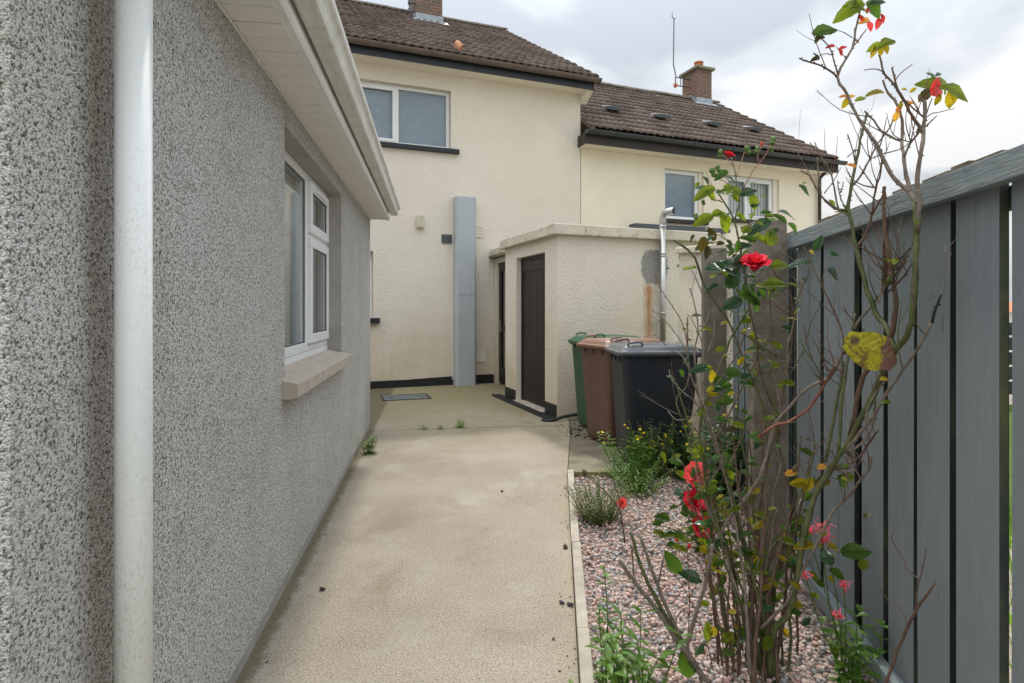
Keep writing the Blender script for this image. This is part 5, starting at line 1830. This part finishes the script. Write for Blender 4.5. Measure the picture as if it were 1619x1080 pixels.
for (x_, y_, s_, kk, an_, ti_, ix_) in [
    (1362, 10, 54, 'l', 20, 60, 0), (1342, 14, 44, 'l', 200, 70, 2), (1383, 14, 34, 'g', -50, 70, 0), (1306, 47, 42, 'g', 20, 62, 0), (1345, 6, 22, 'l', 30, 60, 1), (1388, 2, 26, 's', 10, 70, 0),
    (1366, 34, 20, 'o', 200, 70, 1), (1375, 42, 18, 'r', -80, 80, 1), (1388, 38, 20, 'r', -110, 80, 1), (1364, 26, 18, 'r', 60, 80, 2), (1372, 16, 14, 'r', 60, 80, 1), (1395, 30, 16, 'r', -60, 80, 1),
    (1313, 73, 14, 'r', 180, 60, 0), (1333, 76, 14, 'r', 20, 60, 1), (1329, 83, 12, 'r', -80, 60, 1), (1384, 74, 24, 'l', 200, 70, 0), (1404, 68, 36, 'l', 30, 65, 1), (1392, 80, 20, 'y', -95, 85, 1), (1401, 78, 16, 'y', -70, 85, 1), (1380, 82, 20, 'y', -100, 80, 1),
    (1290, 89, 16, 'b', 110, 70, 1), (1288, 94, 16, 'b', 200, 70, 1), (1292, 62, 16, 'b', -120, 70, 1), (1297, 60, 14, 'b', 180, 70, 1),
    (1384, 146, 28, 'y', 180, 45, 0), (1337, 163, 18, 'y', -110, 70, 0), (1333, 153, 14, 'o', 180, 60, 1), (1346, 153, 14, 'o', 20, 60, 1), (1361, 157, 18, 'l', 20, 55, 1), (1431, 142, 13, 'y', 10, 60, 1), (1444, 142, 12, 'y', 40, 70, 1),
    (1421, 172, 16, 'o', 40, 70, 1), (1436, 166, 12, 'y', 20, 70, 1), (1417, 184, 16, 'o', -110, 80, 0), (1440, 163, 12, 'o', 0, 70, 1), (1424, 165, 12, 'y', 90, 80, 1),
    (1478, 130, 42, 'l', 160, 70, 2), (1496, 134, 34, 'l', -20, 60, 2), (1515, 142, 46, 'l', -20, 62, 2), (1506, 156, 32, 'y', -70, 80, 2), (1482, 158, 18, 'y', -100, 85, 1), (1481, 133, 26, 'r', 60, 80, 0), (1484, 145, 24, 'r', 20, 80, 2), (1466, 148, 26, 'b', 40, 80, 2), (1472, 120, 20, 's', 150, 60, 1), (1484, 118, 14, 's', 30, 60, 1), (1453, 156, 14, 'b', -90, 80, 1),
    (1346, 262, 16, 'o', 160, 60, 1)]:
    leaf(ra, x_, y_, s_, kk, 1.64 if x_ > 1400 else 1.72, an_, ti_, ix_)
for (x_, y_, s_, kk, an_, ti_, ix_) in [
    (1112, 305, 40, 'l', 200, 55, 0), (1124, 310, 26, 'l', -40, 60, 1), (1155, 300, 34, 'l', 160, 70, 2), (1162, 312, 22, 'l', -60, 70, 1), (1184, 303, 32, 's', 25, 55, 0), (1192, 319, 28, 'l', -80, 75, 0), (1112, 347, 36, 'l', 200, 60, 0), (1136, 338, 30, 'l', 20, 60, 1), (1149, 352, 36, 'l', -60, 70, 2), (1172, 344, 24, 'l', -30, 60, 1),
    (1200, 356, 40, 's', 200, 55, 2), (1222, 372, 40, 'l', 60, 75, 2), (1205, 380, 30, 'l', -20, 60, 1), (1182, 362, 26, 'l', 30, 60, 0), (1218, 342, 20, 'l', 10, 50, 1), (1246, 338, 34, 's', -10, 35, 0), (1182, 378, 28, 'g', 160, 60, 1), (1166, 390, 22, 'g', -100, 70, 1), (1177, 388, 26, 's', 20, 55, 0),
    (1134, 425, 46, 's', 5, 45, 0), (1148, 434, 24, 'l', -20, 60, 1), (1160, 440, 38, 's', 60, 55, 2), (1126, 455, 24, 's', 200, 40, 1), (1185, 438, 24, 's', 5, 30, 1), (1228, 450, 48, 'l', 5, 40, 1), (1190, 470, 34, 'g', -30, 60, 2), (1205, 466, 28, 'g', -40, 60, 1), (1160, 478, 36, 's', 195, 55, 2), (1196, 482, 30, 'g', -60, 70, 0), (1178, 458, 22, 'g', 100, 60, 1), (1170, 415, 26, 'b', 190, 60, 1), (1112, 388, 30, 'b', -80, 75, 2), (1118, 400, 24, 'b', -100, 75, 1), (1125, 370, 26, 'b', 120, 70, 1), (1140, 385, 18, 'b', 20, 60, 1), (1085, 425, 14, 'l', 180, 60, 1), (1098, 423, 12, 'l', 10, 60, 1),
    (1140, 551, 18, 'l', 30, 70, 2), (1105, 583, 30, 's', 190, 55, 0), (1120, 582, 18, 'l', 20, 60, 1), (1126, 596, 24, 'y', -80, 75, 0), (1160, 588, 30, 'g', 10, 60, 2), (1172, 570, 18, 'y', 60, 70, 1), (1136, 614, 26, 's', 200, 55, 1), (1150, 610, 24, 'g', 10, 60, 1), (1148, 634, 28, 'g', 20, 60, 0), (1134, 645, 18, 's', -70, 70, 1), (1156, 622, 14, 'y', 30, 70, 1), (1128, 624, 20, 'y', 10, 50, 1), (1180, 595, 22, 's', 20, 50, 1), (1178, 523, 12, 'y', 20, 60, 1)]:
    leaf(ra, x_, y_, s_ * .92, kk, 2.13, an_, ti_, ix_)
    for q in range(2):
        leaf(ra, x_ + rnd.gauss(0, 20), y_ + rnd.gauss(0, 17), s_ * rnd.uniform(.35, .75), rnd.choice((kk, kk, 'g', 's')), 2.13 + rnd.uniform(-.05, .09))
for (x_, y_, s_, kk, an_, ti_, ix_, Y_) in [(1265, 415, 38, 's', 180, 35, 0, 2.1), (1294, 384, 26, 's', 70, 65, 1, 2.05), (1317, 402, 16, 's', -10, 60, 1, 2.0), (1321, 432, 32, 's', -20, 60, 2, 1.98),
                                            (1300, 766, 36, 'b', -85, 75, 2, 1.96), (1278, 768, 26, 'y', -110, 75, 0, 1.98), (1262, 764, 30, 'y', 180, 75, 1, 1.99), (1332, 762, 30, 'g', -50, 70, 1, 1.9), (1300, 738, 18, 'o', 20, 60, 1, 1.96), (1250, 748, 20, 'o', 10, 60, 1, 2.0),
                                            (1312, 881, 36, 's', 5, 55, 2, 1.92), (1354, 872, 44, 'g', 15, 50, 0, 1.86), (1324, 908, 28, 'g', -30, 60, 1, 1.92), (1270, 864, 32, 'y', 185, 30, 1, 1.98), (1318, 866, 26, 'y', -15, 40, 1, 1.93),
                                            (1257, 740, 14, 'b', 60, 60, 1, 2.0)]:
    leaf(ra, x_, y_, s_, kk, Y_, an_, ti_, ix_)
ol = [(400, 350), (430, 325), (480, 330), (530, 325), (565, 333), (592, 345), (622, 362), (632, 392), (642, 425), (650, 455), (660, 490), (655, 525), (640, 552), (615, 560), (588, 556), (560, 565), (528, 560), (500, 555), (470, 535), (448, 512), (430, 485), (408, 468), (392, 440), (384, 425), (392, 398), (388, 372)]
lc = W(1374, 553, 1.71)
lv = [Vector((0, 0, 0))]
nO = len(ol)
for rr_ in (.35, .7, 1.0):
    for (zx, zy) in ol:
        px, py = 1240 + zx * .2594, 440 + zy * .2594
        d_ = W(1374 + (px - 1374) * rr_, 553 + (py - 553) * rr_, 1.71) - lc
        d_.y = .10 * abs(d_.z + .35 * d_.x) - .35 * d_.x + (.006 * math.sin(zx * .09) if rr_ == 1.0 else 0)
        lv.append(d_)
lf = [(0, 1 + i_, 1 + (i_ + 1) % nO) for i_ in range(nO)]
for q in range(2):
    for i_ in range(nO):
        a_, b_ = 1 + q * nO + i_, 1 + q * nO + (i_ + 1) % nO
        lf.append((a_, a_ + nO, b_ + nO, b_))
for k in range(150):
    _, sp_, rr = rnd.choice(pool)
    i_ = rnd.randrange(len(sp_) // 4, len(sp_))
    p_ = sp_[i_]
    px, py = 809.5 + 900 * p_.x / p_.y, 488 - 900 * (p_.z - CAMH) / p_.y
    if px > 1300 and rnd.random() < .7:
        continue
    for q in range(rnd.choice((1, 2, 3))):
        leaf(ra, px + rnd.gauss(0, 11), py + rnd.gauss(0, 10), rnd.uniform(9, 25), rnd.choice('llllggsyl'), p_.y + rnd.uniform(-.03, .03))
for k in range(26):
    leaf(ra, rnd.gauss(1290, 34), rnd.uniform(690, 990), rnd.uniform(12, 24), rnd.choice('gsgbly'), 2.0)
for k in range(22):
    leaf(ra, rnd.gauss(1180, 45), rnd.uniform(660, 980), rnd.uniform(9, 20), rnd.choice('gsglb'), 2.1)
big = MB().add(lv, lf).build('leaf', M['leaf_blotched'], ra, smooth=True)
big.location = lc - Vector(ra.location)
big['label'] = 'big yellow rose leaf with brown blotches'
bloom(ra, 1193, 414, 44, 'red', 2.1, (R(28), R(-8), 0))
bloom(ra, 1152, 244, 17, 'red', 2.14, (R(25), R(10), .4))
bloom(ra, 1204, 228, 11, 'bud', 2.14, (R(10), R(10), .4))
for (x_, y_, s_) in [(1139, 243, 15), (1127, 272, 17), (1135, 266, 13), (1182, 237, 16), (1197, 237, 13), (1222, 222, 16), (1220, 236, 10), (1100, 342, 12), (1112, 320, 10), (1452, 206, 10)]:
    bud(ra, x_, y_, s_, 2.14 if x_ < 1300 else 1.62)

# ---- pruned rose stubs at the front of the bed
rb = thing('pruned_rose', 'pruned rose stubs with cut ends at the front of the gravel', 'rose bush', W(1100, 1060, 2.1) * 1, 0)
rb.location.z = 0
for (pts_, r0_, r1_, mt_) in [([(1122, 1085), (1094, 1043), (1074, 1019), (1053, 986), (1025, 948), (1000, 915), (979, 887)], .0105, .0068, G),
                              ([(1080, 1030), (1053, 974), (1033, 939), (1013, 895), (998, 842)], .0085, .006, T),
                              ([(1078, 1010), (1060, 974), (1039, 925), (1029, 897), (1012, 848)], .0075, .0058, G),
                              ([(1090, 1045), (1088, 1019), (1100, 972), (1115, 921), (1123, 886), (1126, 862)], .0078, .006, G),
                              ([(1041, 927), (1044, 905), (1050, 880)], .0028, .0022, Bn), ([(1002, 908), (1000, 885), (998, 862)], .0035, .003, G),
                              ([(1088, 1010), (1090, 960), (1088, 900), (1086, 850)], .002, .0014, Bn), ([(1065, 1000), (1072, 972), (1084, 962)], .0018, .0012, Bn),
                              ([(1128, 1060), (1108, 985), (1075, 920), (1060, 905)], .0018, .0012, Bn), ([(1150, 1070), (1140, 1000), (1124, 930), (1100, 880)], .0028, .0018, Bn)]:
    cane(rb, pts_, r0_, r1_, mt_, 2.06, 2.02, thorns=mt_ != G)
for (x_, y_, s_, kk, an_, ti_, ix_) in [(1064, 890, 38, 'g', 125, 75, 0), (1095, 912, 34, 's', -15, 60, 0), (1078, 905, 20, 's', 140, 60, 1), (1086, 1052, 44, 'g', 100, 70, 2), (1118, 1000, 30, 'l', -95, 75, 1), (1105, 1028, 26, 's', -110, 60, 1), (1129, 882, 22, 'l', 20, 60, 2), (1134, 890, 22, 'g', 190, 60, 1), (1113, 870, 14, 'y', 20, 60, 1), (1122, 890, 14, 'y', -30, 60, 1), (1127, 1000, 24, 'y', -90, 80, 1)]:
    leaf(rb, x_, y_, s_, kk, 2.05, an_, ti_, ix_)

# ---- low rose with three red blooms
rc = thing('low_rose', 'low leafy rose with three large red blooms above the gravel', 'rose bush', W(1120, 870, 3.1) * 1, 0)
rc.location.z = 0
for pts_ in ([(1128, 880), (1118, 835), (1106, 800), (1098, 790)], [(1126, 880), (1116, 850), (1108, 832)], [(1130, 882), (1122, 820), (1110, 775), (1100, 752)], [(1122, 880), (1096, 850), (1070, 840), (1050, 832)], [(1128, 880), (1110, 866), (1092, 866), (1082, 868)]):
    cane(rc, pts_, .006, .003, T, 3.1, 3.08)
bloom(rc, 1100, 746, 36, 'coral', 3.05, (R(48), R(-22), 0))
bloom(rc, 1095, 788, 38, 'red', 3.0, (R(52), R(-14), .5))
bloom(rc, 1106, 828, 35, 'red', 3.0, (R(62), R(14), .2))
bloom(rc, 1088, 862, 14, 'bud', 3.0, (R(50), R(14), .2))
bloom(rc, 1069, 853, 11, 'bud', 3.0, (R(50), R(-14), .2))
for k in range(95):
    leaf(rc, rnd.gauss(1105, 24), rnd.uniform(715, 872), rnd.uniform(14, 26), rnd.choice('ggsgslg'), rnd.uniform(3.08, 3.35))
for k in range(7):
    leaf(rc, rnd.uniform(1036, 1070), rnd.uniform(820, 850), rnd.uniform(12, 20), rnd.choice('ggl'), 3.1)
bud(rc, 1080, 780, 8, 3.05)

# ---- spindly young rose stem with dry head
rd = thing('rose_sucker', 'thin forked rose stem with a dried bud in the gravel', 'rose stem', W(987, 856, 3.3) * 1, 0)
rd.location.z = 0
cane(rd, [(988, 858), (984, 830), (980, 808), (963, 784), (946, 767), (926, 751)], .0052, .003, Bn, 3.3)
cane(rd, [(980, 808), (980, 792), (972, 768), (965, 747)], .0032, .0024, T, 3.3)
bud(rd, 924, 748, 13, 3.3, 'cane_brown')
bloom(rd, 983, 793, 15, 'coral', 3.34, (R(60), 0, 0))

# ---- weeds
def lanceolate(m_, p_, d_, L, w_, nrm, droop=.25):
    d_ = d_.normalized()
    s_ = d_.cross(nrm)
    if s_.length < .05:
        s_ = d_.cross(Vector((1, .2, .1)))
    s_.normalize()
    up_ = s_.cross(d_)
    vs, fs = [], []
    prof_ = [(0, .10), (.28, .85), (.55, 1.0), (.8, .55), (1, .02)]
    for (t, q) in prof_:
        c_ = p_ + d_ * (L * t) - Vector((0, 0, 1)) * (droop * L * t * t)
        vs += [c_ - s_ * (w_ * q) + up_ * (w_ * q * .3), c_, c_ + s_ * (w_ * q) + up_ * (w_ * q * .3)]
    for i in range(4):
        for k_ in range(2):
            fs.append((i * 3 + k_, i * 3 + k_ + 1, i * 3 + 4 + k_, i * 3 + 3 + k_))
    m_.add(vs, fs)


def weed(name, label, cat, base_, stems, hgt, spread, leafL, leafW, mat, pairs=6, flower=None, fsize=.012, lean=(0, 0), group=None, stem_r=.0022, up=.45):
    t_ = thing(name, label, cat, base_, 0, group)
    sm_, lm_, fm_ = MB(), MB(), MB()
    for s_ in range(stems):
        an = rnd.uniform(0, 6.283)
        h_ = hgt * rnd.uniform(.55, 1.05)
        r_ = spread * rnd.random() ** .6
        st = Vector((math.cos(an) * r_ * .35, math.sin(an) * r_ * .35, -.02))
        en = Vector((math.cos(an) * r_ + lean[0] * h_, math.sin(an) * r_ + lean[1] * h_, h_))
        md = (st + en) * .5 + Vector((rnd.uniform(-.02, .02), rnd.uniform(-.02, .02), h_ * .06))
        pth = smooth_path([st, md, en], 4)
        sm_.tube(pth, [stem_r * (1 - .5 * i / len(pth)) for i in range(len(pth))], 5, cap=False)
        for k_ in range(pairs):
            f_ = (k_ + .6) / pairs
            i_ = min(len(pth) - 2, int(f_ * (len(pth) - 1)))
            p_ = pth[i_].lerp(pth[i_ + 1], f_ * (len(pth) - 1) - i_)
            a2 = rnd.uniform(0, 6.283)
            for q in (0, math.pi):
                d_ = Vector((math.cos(a2 + q), math.sin(a2 + q), up + rnd.uniform(-.3, .3)))
                lanceolate(lm_, p_, d_, leafL * rnd.uniform(.6, 1.15) * (1 - .35 * f_), leafW * rnd.uniform(.7, 1.2), Vector((0, 0, 1)), rnd.uniform(.1, .45))
        if flower and rnd.random() < flower[1]:
            for q in range(flower[2]):
                c_ = en + Vector((rnd.uniform(-1, 1), rnd.uniform(-1, 1), rnd.uniform(-.3, .8))) * flower[3]
                n_ = 6
                tl = Vector((rnd.uniform(-.5, .5), -.5, 1)).normalized()
                xa = tl.cross(Vector((1, 0, .1))).normalized()
                ya = tl.cross(xa)
                vs = [c_ - tl * fsize * .15]
                for j in range(n_ * 2):
                    rr_ = fsize * (1 if j % 2 == 0 else .55)
                    vs.append(c_ + (xa * math.cos(j * math.pi / n_) + ya * math.sin(j * math.pi / n_)) * rr_ + tl * fsize * .2 * (j % 2 == 0))
                fm_.add(vs, [(0, j + 1, (j + 1) % (n_ * 2) + 1) for j in range(n_ * 2)])
    sm_.build('stems', M['stem_green'], t_, smooth=True)
    lm_.build('foliage', M[mat], t_, smooth=True)['kind'] = 'stuff'
    if fm_.v:
        fm_.build('flowers', M[flower[0]], t_)['kind'] = 'stuff'
    return t_


def gp_(px, py, z=0):
    Y = 900 * (CAMH - z) / (py - 488)
    return ((px - 809.5) / 900 * Y, Y, z)


# yellow-flowered mound in front of the bins, sage-like tuft, weeds among the roses
weed('ragwort', 'bushy green weed with yellow flowers in front of the black bin', 'weed', gp_(1000, 756), 46, .36, .28, .075, .009, 'weed_leaf', 8, ('yellow_flower', .14, 1, .02), .015)
weed('ragwort', 'dry wispy weed with yellow flowers touching the black bin', 'weed', gp_(1032, 752), 70, .44, .22, .034, .0042, 'weed_sage', 13, ('yellow_flower', .12, 1, .02), .013)
weed('feathery_herb', 'feathery bright green herb sprawling over the gravel bed', 'weed', gp_(1005, 778), 60, .24, .30, .05, .005, 'weed_leaf', 10)
weed('sage_tuft', 'grey green twiggy tuft by the concrete edging', 'weed', gp_(946, 822), 110, .24, .23, .035, .0034, 'weed_sage', 11)
weed('leafy_weed', 'dark broad leaved weed behind the rose by the concrete post', 'weed', gp_(1140, 795), 40, .64, .24, .085, .020, 'weed_dark', 8, ('yellow_flower', .25, 1, .02), .013)
weed('leafy_weed', 'dark leafy weed with yellow flowers beside the black bin', 'weed', gp_(1085, 758), 22, .46, .18, .08, .018, 'weed_dark', 6, ('yellow_flower', .5, 1, .02), .013)
# willowy leafy weeds at the front
weed('valerian', 'upright pale green weed growing over the edging at the front', 'weed', (.33, 2.02, 0), 3, .42, .03, .08, .010, 'weed_leaf', 7, lean=(-.02, .05), stem_r=.003)
weed('valerian', 'spreading leafy green weed at the front of the gravel', 'weed', (.42, 1.93, 0), 14, .27, .16, .105, .0115, 'weed_leaf', 5, stem_r=.003)
weed('valerian', 'small green sprig on the path at the bottom edge', 'weed', (.215, 1.93, 0), 2, .10, .03, .075, .011, 'weed_leaf', 3, stem_r=.0025)
vf = weed('valerian', 'pink flowering weed growing against the bottom fence rail', 'weed', (1.20, 2.02, 0), 9, .30, .10, .085, .013, 'weed_leaf', 5, stem_r=.003)
# its flower heads on long stems
vb = Vector(vf.location)
for (px, py, Y, n_, rad) in ((1297, 835, 2.02, 46, .034), (1277, 838, 2.03, 20, .018), (1306, 852, 2.0, 26, .022), (1273, 910, 2.0, 26, .016), (1334, 926, 1.93, 26, .018), (1325, 972, 1.93, 20, .018)):
    hs, hf = MB(), MB()
    c_ = W(px, py, min(Y, .955 * fenceY(px))) - vb
    hs.tube(smooth_path([Vector((rnd.uniform(-.03, .03), rnd.uniform(-.03, .03), -.02)), c_ * .5 + Vector((rnd.uniform(-.02, .02), 0, .0)), c_], 4), .0022, 5)
    for k in range(n_):
        q = c_ + Vector((rnd.gauss(0, 1), rnd.gauss(0, .6), rnd.gauss(0, .7))) * rad * .55
        for j in range(4):
            d_ = Vector((rnd.uniform(-1, 1), rnd.uniform(-1, .6), rnd.uniform(-.3, 1))).normalized()
            lanceolate(hf, q, d_, .009, .0022, Vector((0, 0, 1)), .1)
    hso = hs.build('flower_stem', M['stem_green'], vf, smooth=True)
    hf.build('flower_head', M['petal_pink'], hso)['kind'] = 'stuff'
# bare seedling twig by the fence foot
tw = thing('dead_twig', 'bare brown forked twig standing in front of the fence boards', 'twig', (1.13, 1.73, 0), 0)
cane(tw, [(1400, 1085, 1.72), (1418, 1030, 1.72), (1432, 998, 1.70), (1446, 968, 1.68), (1462, 945, 1.64), (1479, 921, 1.61)], .005, .0026, Bn)
cane(tw, [(1447, 968, 1.67), (1450, 930, 1.66), (1458, 905, 1.65), (1464, 865, 1.64)], .0022, .0012, Bn)
cane(tw, [(1452, 915, 1.66), (1435, 900, 1.67), (1426, 880, 1.68), (1410, 852, 1.69), (1415, 835, 1.69)], .0022, .001, Bn, thorns=False)
cane(tw, [(1436, 995, 1.69), (1426, 965, 1.70), (1405, 950, 1.71), (1388, 925, 1.72)], .0018, .001, Bn, thorns=False)
# grass and weed tufts in the concrete joints
weed('weed_clump', 'green weed tuft growing at the foot of the bungalow wall', 'weed', (-1.335, 5.30, 0), 22, .16, .10, .07, .008, 'weed_leaf', 4)
for (px, py, h, n_, mt, lb) in ((670, 679, .05, 8, 'weed_sage', 'withered tuft in the path joint, leftmost of three'), (697, 679, .045, 9, 'weed_sage', 'small dry tuft in the path joint, middle of three'), (727, 676, .09, 12, 'grass_blade', 'bright green grass tuft in the path joint, rightmost of three')):
    weed('grass_tuft', lb, 'grass tuft', gp_(px, py), n_, h, .06, h * .9, .006, mt, 2, group='tufts in the path joint')


# ---- beyond about 300 alike pieces on the big bush, the smallest are joined into one part
def join_rest(root, kind, newname, keep=300):
    bpy.context.view_layer.update()
    obs = [o_ for o_ in root.children if o_.name.split('.')[0] == kind and 'label' not in o_]

    def size(o_):
        s_ = o_.matrix_local.to_scale()
        d_ = [max(c_[i_] for c_ in o_.bound_box) - min(c_[i_] for c_ in o_.bound_box) for i_ in range(3)]
        return sum((d_[i_] * s_[i_]) ** 2 for i_ in range(3))
    obs.sort(key=size, reverse=True)
    rest = obs[keep:]
    if not rest:
        return
    vs, fs, mi, mats = [], [], [], []
    for o_ in rest:
        mt = o_.data.materials[0]
        if mt not in mats:
            mats.append(mt)
        k_ = len(vs)
        ml = o_.matrix_local
        vs += [tuple(ml @ v_.co) for v_ in o_.data.vertices]
        for p_ in o_.data.polygons:
            fs.append(tuple(i_ + k_ for i_ in p_.vertices))
            mi.append(mats.index(mt))
    me = bpy.data.meshes.new(newname)
    me.from_pydata(vs, [], fs)
    for mt in mats:
        me.materials.append(mt)
    me.polygons.foreach_set('material_index', mi)
    me.polygons.foreach_set('use_smooth', [True] * len(fs))
    me.update()
    o_ = place(newname, me, root)
    o_['kind'] = 'stuff'
    for q in rest:
        bpy.data.objects.remove(q)


join_rest(ra, 'twig', 'fine_twigs')
join_rest(ra, 'leaf', 'small_leaves', 299)
